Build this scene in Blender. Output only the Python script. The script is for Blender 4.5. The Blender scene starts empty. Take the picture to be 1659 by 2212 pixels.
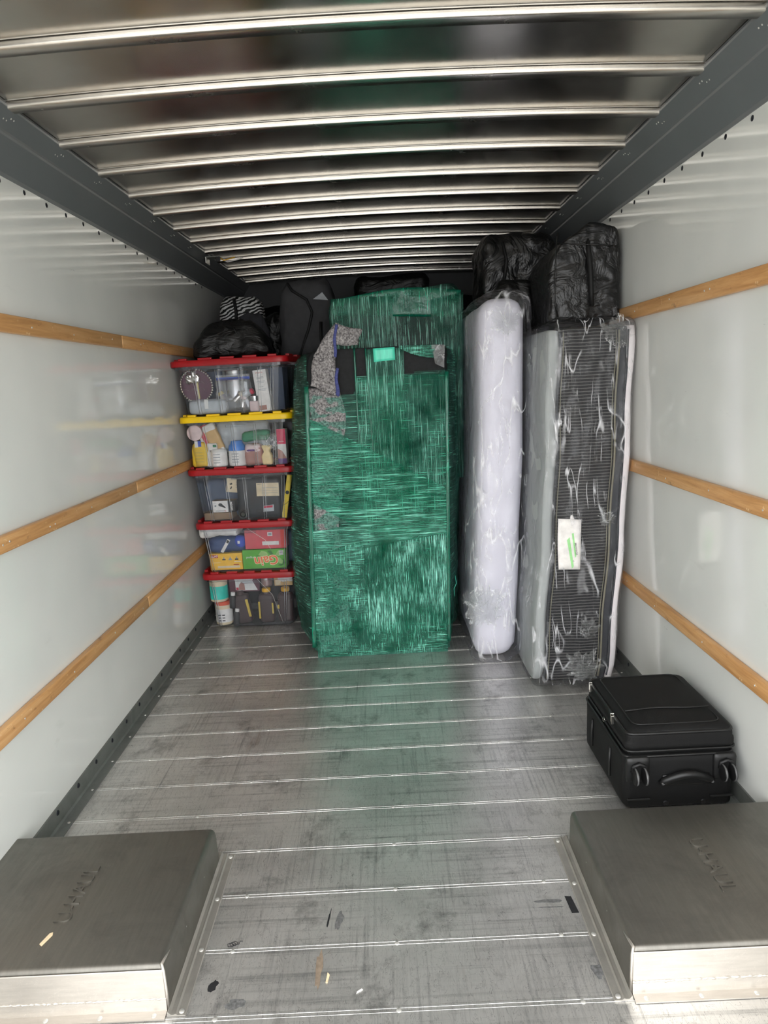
import bpy, bmesh, math, random
from mathutils import Vector, Matrix, noise
random.seed(7)
scn = bpy.context.scene
COL = scn.collection
R = math.radians
PI = math.pi

# ------------------------------------------------------------------ camera
H = 1.4604
pi_, ya_, ro_ = .1799, -.0052, -.0528
cp, sp, cy, sy, cr, sr = math.cos(pi_), math.sin(pi_), math.cos(ya_), math.sin(ya_), math.cos(ro_), math.sin(ro_)
fwd = Vector((sy*cp, cy*cp, -sp)); rgt0 = Vector((cy, -sy, 0)); up0 = rgt0.cross(fwd)
rgt = cr*rgt0 + sr*up0; upv = -sr*rgt0 + cr*up0
cam = bpy.data.cameras.new('camera'); co = bpy.data.objects.new('camera', cam); COL.objects.link(co)
M = Matrix((rgt, upv, -fwd)).transposed().to_4x4(); M.translation = (0, 0, H)
co.matrix_world = M
cam.sensor_fit = 'HORIZONTAL'; cam.sensor_width = 36; cam.lens = 1534/1659*36
cam.clip_start = .02
scn.camera = co

# ------------------------------------------------------------------ world and exposure
w = bpy.data.worlds.new('overcast_sky'); scn.world = w; w.use_nodes = True
wn = w.node_tree.nodes; wl = w.node_tree.links
bg = wn['Background']; bg.inputs['Color'].default_value = (.97, .985, 1, 1); bg.inputs['Strength'].default_value = 3.6
vs = scn.view_settings
vs.view_transform = 'Standard'; vs.look = 'None'; vs.exposure = 0.45; vs.gamma = 1; vs.use_curve_mapping = False
scn.cycles.transparent_max_bounces = 24
scn.cycles.max_bounces = 14
scn.cycles.diffuse_bounces = 6
scn.cycles.glossy_bounces = 6

# ------------------------------------------------------------------ materials
MATS = {}
def nmat(name):
    m = bpy.data.materials.new(name); m.use_nodes = True
    nt = m.node_tree; nt.nodes.clear()
    out = nt.nodes.new('ShaderNodeOutputMaterial')
    MATS[name] = m
    return m, nt, out
def N(nt, t, **kw):
    n = nt.nodes.new(t)
    for k, v in kw.items():
        if k in n.inputs.keys(): n.inputs[k].default_value = v
        else: setattr(n, k, v)
    return n
def c4(c): return (c[0], c[1], c[2], 1)
def srgb(r, g, b):
    f = lambda v: (v/255/12.92 if v/255 <= .04045 else ((v/255+.055)/1.055)**2.4)
    return (f(r), f(g), f(b))
def mapped(nt, scale=(1, 1, 1), rot=(0, 0, 0)):
    tc = N(nt, 'ShaderNodeTexCoord'); mp = N(nt, 'ShaderNodeMapping')
    mp.inputs['Scale'].default_value = scale; mp.inputs['Rotation'].default_value = rot
    nt.links.new(tc.outputs['Object'], mp.inputs['Vector'])
    return mp.outputs['Vector']
def noi(nt, vec, scale, detail=4, rough=.55, dist=0):
    n = N(nt, 'ShaderNodeTexNoise'); n.inputs['Scale'].default_value = scale; n.inputs['Detail'].default_value = detail
    n.inputs['Roughness'].default_value = rough; n.inputs['Distortion'].default_value = dist
    nt.links.new(vec, n.inputs['Vector']); return n.outputs['Fac']
def ramp(nt, fac, stops):
    r = N(nt, 'ShaderNodeValToRGB'); el = r.color_ramp.elements
    while len(el) < len(stops): el.new(.5)
    for e, (p, c) in zip(el, stops):
        e.position = p; e.color = c4(c) if not isinstance(c, (int, float)) else (c, c, c, 1)
    nt.links.new(fac, r.inputs['Fac']); return r.outputs['Color']
def mixc(nt, a, b, fac, mode='MIX'):
    m = N(nt, 'ShaderNodeMix', data_type='RGBA', blend_type=mode)
    for s, v in ((6, a), (7, b), (0, fac)):
        if hasattr(v, 'is_output'): nt.links.new(v, m.inputs[s])
        else: m.inputs[s].default_value = c4(v) if isinstance(v, tuple) and len(v) == 3 else v
    return m.outputs[2]
def bump(nt, h, strength=.3, dist=.01, nrm=None):
    b = N(nt, 'ShaderNodeBump'); b.inputs['Strength'].default_value = strength; b.inputs['Distance'].default_value = dist
    nt.links.new(h, b.inputs['Height'])
    if nrm is not None: nt.links.new(nrm, b.inputs['Normal'])
    return b.outputs['Normal']
def pbsdf(nt, color, rough=.5, metal=0, spec=.5, normal=None):
    p = N(nt, 'ShaderNodeBsdfPrincipled')
    for k, v in (('Base Color', color), ('Roughness', rough), ('Metallic', metal), ('Specular IOR Level', spec)):
        if hasattr(v, 'is_output'): nt.links.new(v, p.inputs[k])
        else: p.inputs[k].default_value = c4(v) if k == 'Base Color' else v
    if normal is not None: nt.links.new(normal, p.inputs['Normal'])
    return p
def simple(name, col, rough=.5, metal=0, spec=.5, var=.12, vscale=30, bs=0, bscale=200, stretch=(1, 1, 1)):
    m, nt, out = nmat(name)
    v = mapped(nt, stretch)
    n1 = noi(nt, v, vscale)
    dark = tuple(c*(1-var) for c in col); lite = tuple(min(1, c*(1+var)) for c in col)
    colr = ramp(nt, n1, [(.3, dark), (.7, lite)])
    nr = None
    if bs: nr = bump(nt, noi(nt, v, bscale), bs, .004)
    p = pbsdf(nt, colr, rough, metal, spec, nr)
    nt.links.new(p.outputs[0], out.inputs[0]); return m

def m_wall():
    m, nt, out = nmat('white_frp_panel')
    v = mapped(nt)
    n1 = noi(nt, v, 1.6, 3); n2 = noi(nt, mapped(nt, (1, .35, 1)), 14, 5, .6)
    c = ramp(nt, n1, [(.3, srgb(219, 221, 217)), (.7, srgb(231, 232, 227))])
    c = mixc(nt, c, srgb(196, 198, 192), ramp(nt, n2, [(.66, 0.), (.8, .35)]))
    # sparse scuffs
    n3 = noi(nt, mapped(nt, (1, 1.2, 7), (.35, 0, 0)), 5.5, 6, .6)
    c = mixc(nt, c, srgb(120, 120, 116), ramp(nt, n3, [(.735, 0.), (.76, .55)]))
    nr = bump(nt, noi(nt, v, 2.2, 2), .03, .02)
    nr = bump(nt, noi(nt, mapped(nt, (1, 30, 6)), 6, 2), .012, .003, nr)
    p = pbsdf(nt, c, .07, 0, .8, nr)
    nt.links.new(p.outputs[0], out.inputs[0])
m_wall()
def m_floor():
    m, nt, out = nmat('scuffed_aluminium_floor')
    tc = N(nt, 'ShaderNodeTexCoord')
    def vm(sc, rot=(0, 0, 0)):
        mp = N(nt, 'ShaderNodeMapping'); mp.inputs['Scale'].default_value = sc; mp.inputs['Rotation'].default_value = rot
        g = N(nt, 'ShaderNodeNewGeometry'); nt.links.new(g.outputs['Position'], mp.inputs['Vector']); return mp.outputs['Vector']
    big = noi(nt, vm((1, 1, 1)), 2.3, 5, .6, .4)
    cross = noi(nt, vm((.5, 22, 1)), 2.2, 4, .7)
    fore = noi(nt, vm((45, 1.1, 1)), 2.0, 4, .7)
    fine = noi(nt, vm((90, 12, 1)), 4, 4, .6)
    base = ramp(nt, big, [(.25, srgb(182, 181, 177)), (.5, srgb(210, 208, 204)), (.75, srgb(232, 230, 226))])
    brk = ramp(nt, noi(nt, vm((1.3, 1.3, 1)), 2.6, 4, .6, .5), [(.38, .1), (.62, 1.)])
    base = mixc(nt, base, srgb(112, 112, 112), mixc(nt, ramp(nt, cross, [(.5, 0.), (.70, .75)]), brk, 1., 'MULTIPLY'))
    brk2 = ramp(nt, noi(nt, vm((2.2, 1, 1)), 3.1, 4, .6, .5), [(.4, .0), (.65, 1.)])
    base = mixc(nt, base, srgb(104, 104, 108), mixc(nt, ramp(nt, fore, [(.50, 0.), (.72, .75)]), brk2, 1., 'MULTIPLY'))
    base = mixc(nt, base, srgb(226, 224, 218), ramp(nt, fine, [(.5, 0.), (.75, .5)]))
    blot = noi(nt, vm((2.6, 2.2, 1)), 2.1, 8, .74, .2)
    base = mixc(nt, base, srgb(70, 68, 66), ramp(nt, blot, [(.54, 0.), (.72, .7)]))
    scr = noi(nt, vm((4, 1.3, 1), (0, 0, .5)), 7, 3, .5, 3.5)
    scr2 = ramp(nt, scr, [(.49, 0.), (.5, .55), (.51, 0.)])
    base = mixc(nt, base, srgb(48, 46, 46), scr2)
    rust = noi(nt, vm((8, 1.2, 1), (0, 0, .12)), 1.6, 3)
    base = mixc(nt, base, srgb(136, 112, 92), ramp(nt, rust, [(.68, 0.), (.78, .5)]))
    rg = ramp(nt, cross, [(.3, .30), (.75, .42)])
    nr = bump(nt, fore, .06, .002); nr = bump(nt, cross, .05, .003, nr)
    p = pbsdf(nt, base, rg, .72, .5, nr)
    nt.links.new(p.outputs[0], out.inputs[0])
m_floor()
def m_metal(name, col, rough, metal=1., st=(1, 40, 1), bs=.05, grime=0.):
    m, nt, out = nmat(name)
    v = mapped(nt, st)
    n = noi(nt, v, 4, 4, .6)
    c = ramp(nt, n, [(.3, tuple(x*.9 for x in col)), (.7, tuple(min(1, x*1.05) for x in col))])
    g = noi(nt, mapped(nt), 4.5, 6, .65, .5)
    if grime: c = mixc(nt, c, tuple(x*.35 for x in col), ramp(nt, g, [(.5, 0.), (.72, grime)]))
    if grime:
        g2 = noi(nt, mapped(nt, (2, 9, 2), (0, 0, .4)), 9, 4, .6, 2.5)
        c = mixc(nt, c, tuple(min(1, x*1.5) for x in col), ramp(nt, g2, [(.495, 0.), (.5, .35), (.505, 0.)]))
    rr = ramp(nt, g, [(.3, rough*.85), (.7, rough*1.2)])
    p = pbsdf(nt, c, rr, metal, .5, bump(nt, n, bs, .002))
    nt.links.new(p.outputs[0], out.inputs[0])
m_metal('roof_aluminium', srgb(188, 185, 179), .21, 1., (1, 1, 1), .015)
m_metal('rib_aluminium', srgb(226, 221, 213), .24, 1., (3, 1, 1), .03)
m_metal('well_aluminium', srgb(128, 125, 118), .40, .8, (30, 3, 3), .05, .35)
m_metal('flange_aluminium', srgb(178, 174, 166), .42, .65, (10, 3, 3), .05, .3)
m_metal('bright_aluminium', srgb(204, 198, 190), .36, .8, (3, 30, 30), .06, .12)
m_metal('rivet_steel', srgb(216, 214, 208), .35, .6, (1, 1, 1), .0)
m_metal('angle_steel', srgb(128, 131, 127), .5, .45, (5, 1, 5), .05, .4)
m_metal('chrome', srgb(225, 222, 215), .12, 1., (1, 1, 1), 0)
simple('cove_grey_paint', srgb(104, 108, 110), .34, .0, .5, .06, 3, .02, 60)
simple('dark_bolt', srgb(44, 46, 52), .4, .6)
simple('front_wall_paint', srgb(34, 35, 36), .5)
def m_wood():
    m, nt, out = nmat('varnished_wood')
    v = mapped(nt, (14, .9, 14))
    n = noi(nt, v, 3.5, 6, .62, .4)
    c = ramp(nt, n, [(.25, srgb(172, 122, 72)), (.5, srgb(206, 156, 102)), (.75, srgb(222, 178, 126))])
    st = noi(nt, mapped(nt, (6, 3, 6)), 5, 5, .7)
    c = mixc(nt, c, srgb(92, 62, 36), ramp(nt, st, [(.62, 0.), (.75, .65)]))
    li = noi(nt, mapped(nt, (9, 7, 9)), 6, 2, .5)
    c = mixc(nt, c, srgb(232, 200, 152), ramp(nt, li, [(.7, 0.), (.74, .7)]))
    p = pbsdf(nt, c, .42, 0, .4, bump(nt, n, .1, .003))
    nt.links.new(p.outputs[0], out.inputs[0])
m_wood()
simple('wood_end', srgb(236, 196, 140), .6)
def m_clear(name='clear_bin_plastic', tint=(.93, .945, .965), haze=.045, hazec=(.62, .66, .72), gl=.025, rough=.08):
    m, nt, out = nmat(name)
    v = mapped(nt)
    nr = bump(nt, noi(nt, v, 9, 3), .1, .01)
    tr = N(nt, 'ShaderNodeBsdfTransparent', Color=c4(tint))
    df = pbsdf(nt, hazec, .4, 0, .3)
    g = N(nt, 'ShaderNodeBsdfGlossy', Roughness=rough); nt.links.new(nr, g.inputs['Normal'])
    a = N(nt, 'ShaderNodeMixShader', Fac=haze); nt.links.new(tr.outputs[0], a.inputs[1]); nt.links.new(df.outputs[0], a.inputs[2])
    fr = N(nt, 'ShaderNodeLayerWeight', Blend=.25); nt.links.new(nr, fr.inputs['Normal'])
    ma = N(nt, 'ShaderNodeMath', operation='MULTIPLY_ADD'); nt.links.new(fr.outputs['Fresnel'], ma.inputs[0]); ma.inputs[1].default_value = .55; ma.inputs[2].default_value = gl
    b = N(nt, 'ShaderNodeMixShader'); nt.links.new(ma.outputs[0], b.inputs[0]); nt.links.new(a.outputs[0], b.inputs[1]); nt.links.new(g.outputs[0], b.inputs[2])
    nt.links.new(b.outputs[0], out.inputs[0])
m_clear()
m_clear('rib_glint_plastic', (.85, .87, .9), .40, (.9, .92, .95), .12, .15)  # whitened bin plastic, rib highlights put into the colour
m_clear('clear_film_bag', (.93, .93, .94), .12, (.8, .8, .82), .08, .1)
def m_film(name, tint, haze, hazec, gl, rough, sc, crease, stretch=(1.1, 1, .28), rot=(0, .75, 0)):
    """clear polythene: see-through with thin whitish fold lines that also catch the light"""
    m, nt, out = nmat(name)
    def lines(v, s_, wd, dist):
        n1 = noi(nt, v, s_, 2, .45, dist)
        ri = N(nt, 'ShaderNodeMath', operation='SUBTRACT'); nt.links.new(n1, ri.inputs[0]); ri.inputs[1].default_value = .5
        ab = N(nt, 'ShaderNodeMath', operation='ABSOLUTE'); nt.links.new(ri.outputs[0], ab.inputs[0])
        return ab.outputs[0], ramp(nt, ab.outputs[0], [(0., 1.), (wd, .0)])
    a1, l1 = lines(mapped(nt, stretch, rot), sc, .020, .35)
    a2, l2 = lines(mapped(nt, (stretch[0]*1.6, 1, stretch[2]*.8), (0, -rot[1]*1.5, .4)), sc*1.7, .022, .25)
    pm = ramp(nt, noi(nt, mapped(nt), 5.5, 3, .6), [(.44, 0.), (.6, 1.)])
    pm2 = ramp(nt, noi(nt, mapped(nt, (1, 1, 1), (1, 0, 0)), 8, 3, .6), [(.46, 0.), (.62, 1.)])
    cr = mixc(nt, mixc(nt, l1, pm, 1., 'MULTIPLY'), mixc(nt, l2, pm2, 1., 'MULTIPLY'), 1., 'ADD')
    n2 = noi(nt, mapped(nt, (1, 1, .7), (.3, -.7, .2)), sc*2.2, 4, .6, .8)
    nr = bump(nt, a1, .8, .02); nr = bump(nt, n2, .5, .012, nr)
    tr = N(nt, 'ShaderNodeBsdfTransparent', Color=c4(tint))
    df = pbsdf(nt, hazec, .35, 0, .5, nr)
    g = N(nt, 'ShaderNodeBsdfGlossy', Roughness=rough); nt.links.new(nr, g.inputs['Normal'])
    hz = N(nt, 'ShaderNodeMath', operation='MULTIPLY_ADD', use_clamp=True); nt.links.new(cr, hz.inputs[0]); hz.inputs[1].default_value = crease; hz.inputs[2].default_value = haze
    a = N(nt, 'ShaderNodeMixShader'); nt.links.new(hz.outputs[0], a.inputs[0]); nt.links.new(tr.outputs[0], a.inputs[1]); nt.links.new(df.outputs[0], a.inputs[2])
    fr = N(nt, 'ShaderNodeLayerWeight', Blend=.2); nt.links.new(nr, fr.inputs['Normal'])
    ma = N(nt, 'ShaderNodeMath', operation='MULTIPLY_ADD', use_clamp=True); nt.links.new(fr.outputs['Fresnel'], ma.inputs[0]); ma.inputs[1].default_value = .35; ma.inputs[2].default_value = gl
    b = N(nt, 'ShaderNodeMixShader'); nt.links.new(ma.outputs[0], b.inputs[0]); nt.links.new(a.outputs[0], b.inputs[1]); nt.links.new(g.outputs[0], b.inputs[2])
    nt.links.new(b.outputs[0], out.inputs[0])
m_film('mattress_bag_film', (.97, .97, .98), .022, (.93, .93, .96), .014, .13, 7.5, .62)
m_film('crumpled_film', (.95, .96, .96), .10, (.94, .95, .95), .03, .12, 16, .8, (1, 1, 1))
def m_wrap(name, dens, lo, hi, st1, st2, lineamt=.8, seed=0., thr=.57):
    # coloured stretch film: tinted see-through sheet with long thin stretch lines, their glints painted in as bright colour
    m, nt, out = nmat(name)
    a = noi(nt, mapped(nt, st1, (0, seed, 0)), 5, 3, .6, .12); b = noi(nt, mapped(nt, st2, (0, -.3+seed, 0)), 5, 3, .6, .12)
    c = noi(nt, mapped(nt), 4., 4, .6, .5); c2 = noi(nt, mapped(nt, (1, 1, 1), (1, 1, 0)), 6.5, 4, .6, .5)
    la = mixc(nt, ramp(nt, a, [(thr, 0.), (thr+.05, .55), (thr+.13, 1.)]), ramp(nt, c, [(.36, .12), (.6, 1.)]), 1., 'MULTIPLY')
    lb = mixc(nt, ramp(nt, b, [(thr+.01, 0.), (thr+.06, .55), (thr+.14, 1.)]), ramp(nt, c2, [(.40, .1), (.62, 1.)]), 1., 'MULTIPLY')
    ln = mixc(nt, la, lb, 1., 'ADD')
    sheet = ramp(nt, c, [(.3, max(0, dens-.14)), (.7, min(1, dens+.14))])
    col = mixc(nt, ramp(nt, c2, [(.3, lo), (.75, tuple(x*.6+y*.4 for x, y in zip(lo, hi)))]), hi, ln)
    mx = N(nt, 'ShaderNodeMath', operation='MULTIPLY_ADD', use_clamp=True); nt.links.new(ln, mx.inputs[0]); mx.inputs[1].default_value = lineamt; nt.links.new(sheet, mx.inputs[2])
    hsum = N(nt, 'ShaderNodeMath', operation='ADD'); nt.links.new(a, hsum.inputs[0]); nt.links.new(b, hsum.inputs[1])
    nr = bump(nt, hsum.outputs[0], .7, .006); nr = bump(nt, c2, .3, .02, nr)
    tr = N(nt, 'ShaderNodeBsdfTransparent', Color=(.74, .95, .90, 1))
    p = pbsdf(nt, col, .22, 0, .8, nr)
    s = N(nt, 'ShaderNodeMixShader'); nt.links.new(mx.outputs[0], s.inputs[0]); nt.links.new(tr.outputs[0], s.inputs[1]); nt.links.new(p.outputs[0], s.inputs[2])
    nt.links.new(s.outputs[0], out.inputs[0])
GL, GH = srgb(0, 118, 92), srgb(160, 246, 224)
m_wrap('green_stretch_wrap', .20, GL, GH, (1.1, 1.5, 46), (1.6, 2, 40), .8, .08)
m_wrap('green_wrap_vertical', .13, GL, srgb(170, 244, 224), (62, 6, 1.0), (54, 6, .8), .75, .02)
m_wrap('green_wrap_diagonal', .15, GL, srgb(140, 238, 210), (1.1, 1, 52), (1.8, 1, 46), .8, .52, .55)
m_wrap('green_wrap_dense', .26, srgb(0, 120, 94), srgb(160, 244, 222), (2.2, 2, 56), (60, 3, 3), .8, .06, .545)
m_wrap('green_wrap_lower', .24, srgb(0, 120, 94), srgb(170, 244, 226), (62, 3, 2.0), (50, 3, 2.4), .85, .14, .53)
m_wrap('green_wrap_edge', .62, srgb(0, 96, 74), srgb(30, 160, 126), (14, 10, 1), (9, 9, 1), .3)
m_wrap('dark_green_wrap', .20, srgb(0, 84, 64), srgb(150, 214, 196), (54, 6, 1.1), (48, 6, .9), .8, .04, .55)
simple('mint_wrap', srgb(84, 216, 184), .35, 0, .5, .15, 8, .2, 40, (14, 1, 1))
simple('black_upholstery', srgb(30, 31, 32), .75, 0, .3, .2, 60, .2, 300)
def m_felt():
    m, nt, out = nmat('grey_moving_pad')
    v = mapped(nt)
    n = noi(nt, v, 95, 5, .75); n2 = noi(nt, v, 260, 3, .6)
    c = ramp(nt, n, [(.34, srgb(52, 50, 54)), (.5, srgb(138, 134, 134)), (.66, srgb(190, 186, 184))])
    p = pbsdf(nt, c, .95, 0, .1, bump(nt, n2, .6, .006))
    nt.links.new(p.outputs[0], out.inputs[0])
m_felt()
simple('blue_binding', srgb(74, 80, 132), .8, 0, .2, .3, 120, .3, 400)
simple('mattress_lilac_white', srgb(226, 224, 234), .8, 0, .2, .03, 4, .06, 20)
simple('mattress_grey_fabric', srgb(176, 180, 178), .85, 0, .2, .05, 6, .1, 40)
simple('charcoal_fabric', srgb(58, 60, 64), .85, 0, .2, .1, 80, .15, 400)
simple('pillow_top_white', srgb(236, 230, 230), .85, 0, .2, .03, 20, .2, 60)
simple('gold_piping', srgb(128, 124, 106), .6)
def m_stripes():
    m, nt, out = nmat('striped_border_fabric')
    tc = N(nt, 'ShaderNodeTexCoord'); sp_ = N(nt, 'ShaderNodeSeparateXYZ'); 
    wob = noi(nt, mapped(nt), 7, 2)
    nt.links.new(tc.outputs['Object'], sp_.inputs[0])
    def sine(o, k, ph):
        a = N(nt, 'ShaderNodeMath', operation='MULTIPLY_ADD'); nt.links.new(o, a.inputs[0]); a.inputs[1].default_value = k
        w_ = N(nt, 'ShaderNodeMath', operation='MULTIPLY'); nt.links.new(wob, w_.inputs[0]); w_.inputs[1].default_value = ph
        nt.links.new(w_.outputs[0], a.inputs[2])
        s = N(nt, 'ShaderNodeMath', operation='SINE'); nt.links.new(a.outputs[0], s.inputs[0]); return s.outputs[0]
    sz = sine(sp_.outputs['Z'], 2*PI/.0142, 5.); sx = sine(sp_.outputs['X'], 2*PI/.006, 1.)
    a = ramp(nt, sz, [(.5, 0.), (.72, 1.)]); b = ramp(nt, sx, [(.0, .45), (1., 1.)])
    f = mixc(nt, a, b, 1., 'MULTIPLY')
    c = mixc(nt, srgb(34, 34, 36), srgb(112, 110, 108), f)
    p = pbsdf(nt, c, .8, 0, .2, bump(nt, sz, .12, .002))
    nt.links.new(p.outputs[0], out.inputs[0])
m_stripes()
def m_black(name, col, rough, sc, st, stretch=(1, 1, 1)):
    m, nt, out = nmat(name)
    v = mapped(nt, stretch, (.2, .4, .1))
    n1 = noi(nt, v, sc, 4, .55, 1.)
    ri = N(nt, 'ShaderNodeMath', operation='SUBTRACT'); nt.links.new(n1, ri.inputs[0]); ri.inputs[1].default_value = .5
    ab = N(nt, 'ShaderNodeMath', operation='ABSOLUTE'); nt.links.new(ri.outputs[0], ab.inputs[0])
    nr = bump(nt, ab.outputs[0], st, .03)
    nr = bump(nt, noi(nt, v, sc*4, 3), st*.3, .01, nr)
    p = pbsdf(nt, col, rough, 0, .5, nr)
    nt.links.new(p.outputs[0], out.inputs[0])
m_black('black_bag_film', srgb(20, 20, 21), .36, 7, .9)
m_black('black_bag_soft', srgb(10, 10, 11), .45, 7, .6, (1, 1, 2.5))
simple('black_strap', srgb(12, 12, 13), .7)
simple('suitcase_nylon', srgb(13, 13, 13), .72, 0, .35, .15, 40, .25, 700)
simple('suitcase_trim', srgb(20, 20, 20), .45, 0, .5)
simple('black_rubber', srgb(18, 18, 19), .5)
simple('grey_wheel', srgb(92, 92, 92), .4)
simple('grey_duffel', srgb(62, 62, 64), .8, 0, .3, .1, 20, .15, 200)
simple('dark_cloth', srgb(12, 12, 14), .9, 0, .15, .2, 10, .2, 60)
simple('slate_cloth', srgb(56, 56, 60), .9, 0, .15, .1, 10, .2, 90)
def m_zebra():
    m, nt, out = nmat('zebra_print')
    v = mapped(nt, (1, 1, 1.4), (0, .5, 0))
    wv = N(nt, 'ShaderNodeTexWave'); wv.inputs['Scale'].default_value = 11; wv.inputs['Distortion'].default_value = 7; wv.inputs['Detail'].default_value = 2; wv.inputs['Detail Scale'].default_value = 1.2
    wv.bands_direction = 'Z'
    nt.links.new(v, wv.inputs['Vector'])
    c = ramp(nt, wv.outputs['Fac'], [(.52, srgb(14, 14, 14)), (.6, srgb(206, 206, 206))])
    p = pbsdf(nt, c, .6, 0, .3); nt.links.new(p.outputs[0], out.inputs[0])
m_zebra()
simple('red_lid', srgb(164, 14, 24), .4, 0, .5, .05, 10, .05, 300)
simple('yellow_lid', srgb(250, 206, 6), .4, 0, .5, .04, 10, .05, 300)
def S(name, r, g, b, rough=.5, **k): simple(name, srgb(r, g, b), rough, **k)
for nm, c in dict(white_paper=(236, 232, 228), pale_pink=(226, 204, 204), mustard=(232, 196, 60), crimson=(200, 44, 72), tan_pack=(208, 172, 116), blue_cap=(60, 130, 214), rose_brown=(170, 122, 112),
                  cream_pack=(238, 214, 160), pack_green=(46, 130, 92), magenta_box=(206, 40, 84), mauve=(104, 70, 86), navy_cloth=(40, 66, 112), cobalt=(54, 84, 190), coral_red=(212, 84, 92),
                  box_red=(214, 50, 40), box_yellow=(246, 192, 52), box_green=(92, 176, 56), leaf_green=(158, 200, 118), leaf_dark=(48, 122, 40), logo_orange=(244, 116, 66), logo_cream=(252, 226, 180), turquoise=(46, 204, 186),
                  cocoa=(66, 48, 48), cap_yellow=(234, 178, 44), label_yellow=(206, 178, 72), maroon=(98, 52, 64), beige=(222, 204, 170), ink=(30, 30, 32), mid_grey=(150, 154, 158), pale_grey=(186, 192, 196),
                  card_brown=(142, 116, 88), tool_black=(40, 42, 46), level_yellow=(244, 212, 62), blue_grey=(74, 88, 112), orange_lid=(226, 96, 66), purple=(92, 52, 120), tag_green=(160, 222, 150), brick_red=(176, 46, 40),
                  fog_white=(228, 226, 222), ply_cream=(236, 214, 176), brass=(196, 176, 96)).items(): S(nm, *c)
m_metal('foil', srgb(214, 210, 204), .18, 1., (1, 1, 1), .4)
m_metal('pot_steel', srgb(190, 190, 192), .2, 1., (1, 1, 1), .02)
simple('concrete_drive', srgb(178, 174, 166), .9, 0, .2, .12, 1.5)

# ------------------------------------------------------------------ mesh helpers
def link(name, verts, faces, mat, parent=None, smooth=False, loc=None):
    me = bpy.data.meshes.new(name); me.from_pydata([tuple(v) for v in verts], [], faces); me.validate(); me.update()
    return linkm(name, me, mat, parent, smooth, loc)
def linkm(name, me, mat, parent=None, smooth=False, loc=None):
    if mat: me.materials.clear(); me.materials.append(MATS[mat])
    if smooth:
        for p in me.polygons: p.use_smooth = True
    o = bpy.data.objects.new(name, me); COL.objects.link(o)
    if loc is not None: o.location = loc
    if parent: o.parent = parent
    return o
def bmo(name, bm, mat, parent=None, smooth=False, loc=None):
    bmesh.ops.recalc_face_normals(bm, faces=bm.faces)
    me = bpy.data.meshes.new(name); bm.to_mesh(me); bm.free()
    return linkm(name, me, mat, parent, smooth, loc)
def tag(o, label=None, cat=None, group=None, kind=None):
    if label: o['label'] = label
    if cat: o['category'] = cat
    if group: o['group'] = group
    if kind: o['kind'] = kind
    return o
def empty(name, loc, label=None, cat=None, group=None, kind=None, rz=0):
    o = bpy.data.objects.new(name, None); COL.objects.link(o); o.location = loc; o.rotation_euler = (0, 0, rz); o.empty_display_size = .05
    return tag(o, label, cat, group, kind)
def box_bm(x0, x1, y0, y1, z0, z1, bev=0, seg=2, bm=None):
    own = bm is None
    b = bmesh.new()
    bmesh.ops.create_cube(b, size=1)
    for v in b.verts: v.co = Vector(((x0+x1)/2+v.co.x*(x1-x0), (y0+y1)/2+v.co.y*(y1-y0), (z0+z1)/2+v.co.z*(z1-z0)))
    if bev: bmesh.ops.bevel(b, geom=b.edges[:], offset=bev, segments=seg, profile=.5, affect='EDGES')
    if own: return b
    me = bpy.data.meshes.new('tmp'); b.to_mesh(me); b.free(); bm.from_mesh(me); bpy.data.meshes.remove(me); return bm
def box(name, x0, x1, y0, y1, z0, z1, mat, parent=None, bev=0, seg=2, smooth=False, loc=None):
    return bmo(name, box_bm(x0, x1, y0, y1, z0, z1, bev, seg), mat, parent, smooth, loc)
def prism(name, pts, a0, a1, axis, mat, parent=None, n=1, fn=None, smooth=False, closed=True):
    """extrude polygon pts along axis; pts are the two other coords in xyz order"""
    V = []; F = []; k = len(pts)
    for i in range(n+1):
        a = a0+(a1-a0)*i/n
        for p in pts:
            v = {'x': (a, p[0], p[1]), 'y': (p[0], a, p[1]), 'z': (p[0], p[1], a)}[axis]
            if fn: v = fn(v)
            V.append(v)
    for i in range(n):
        for j in range(k if closed else k-1):
            j2 = (j+1) % k; F.append((i*k+j, i*k+j2, (i+1)*k+j2, (i+1)*k+j))
    if closed: F.append(tuple(range(k-1, -1, -1))); F.append(tuple(n*k+j for j in range(k)))
    bm = bmesh.new(); me = bpy.data.meshes.new('t'); me.from_pydata(V, [], F); bm.from_mesh(me); bpy.data.meshes.remove(me)
    return bmo(name, bm, mat, parent, smooth)
def lathe_bm(prof, n=20, center=(0, 0, 0), axis='z'):
    V = []; F = []
    for r, z in prof:
        for i in range(n):
            a = 2*PI*i/n; x, y = r*math.cos(a), r*math.sin(a)
            v = {'z': (x, y, z), 'y': (x, -z, y), 'x': (z, x, y)}[axis]
            V.append((v[0]+center[0], v[1]+center[1], v[2]+center[2]))
    k = len(prof)
    for j in range(k-1):
        for i in range(n):
            i2 = (i+1) % n; F.append((j*n+i, j*n+i2, (j+1)*n+i2, (j+1)*n+i))
    F.append(tuple(range(n-1, -1, -1))); F.append(tuple((k-1)*n+i for i in range(n)))
    bm = bmesh.new(); me = bpy.data.meshes.new('t'); me.from_pydata(V, [], F); bm.from_mesh(me); bpy.data.meshes.remove(me)
    bmesh.ops.remove_doubles(bm, verts=bm.verts, dist=1e-6)
    return bm
def lathe(name, prof, mat, parent=None, n=20, center=(0, 0, 0), axis='z', smooth=True, loc=None):
    o = bmo(name, lathe_bm(prof, n, center, axis), mat, parent, smooth, loc); sharp(o); return o
def sharp(o, ang=35):
    me = o.data
    bm = bmesh.new(); bm.from_mesh(me)
    for e in bm.edges:
        if len(e.link_faces) == 2 and e.calc_face_angle(0) > R(ang): e.smooth = False
    bm.to_mesh(me); bm.free()
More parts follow.
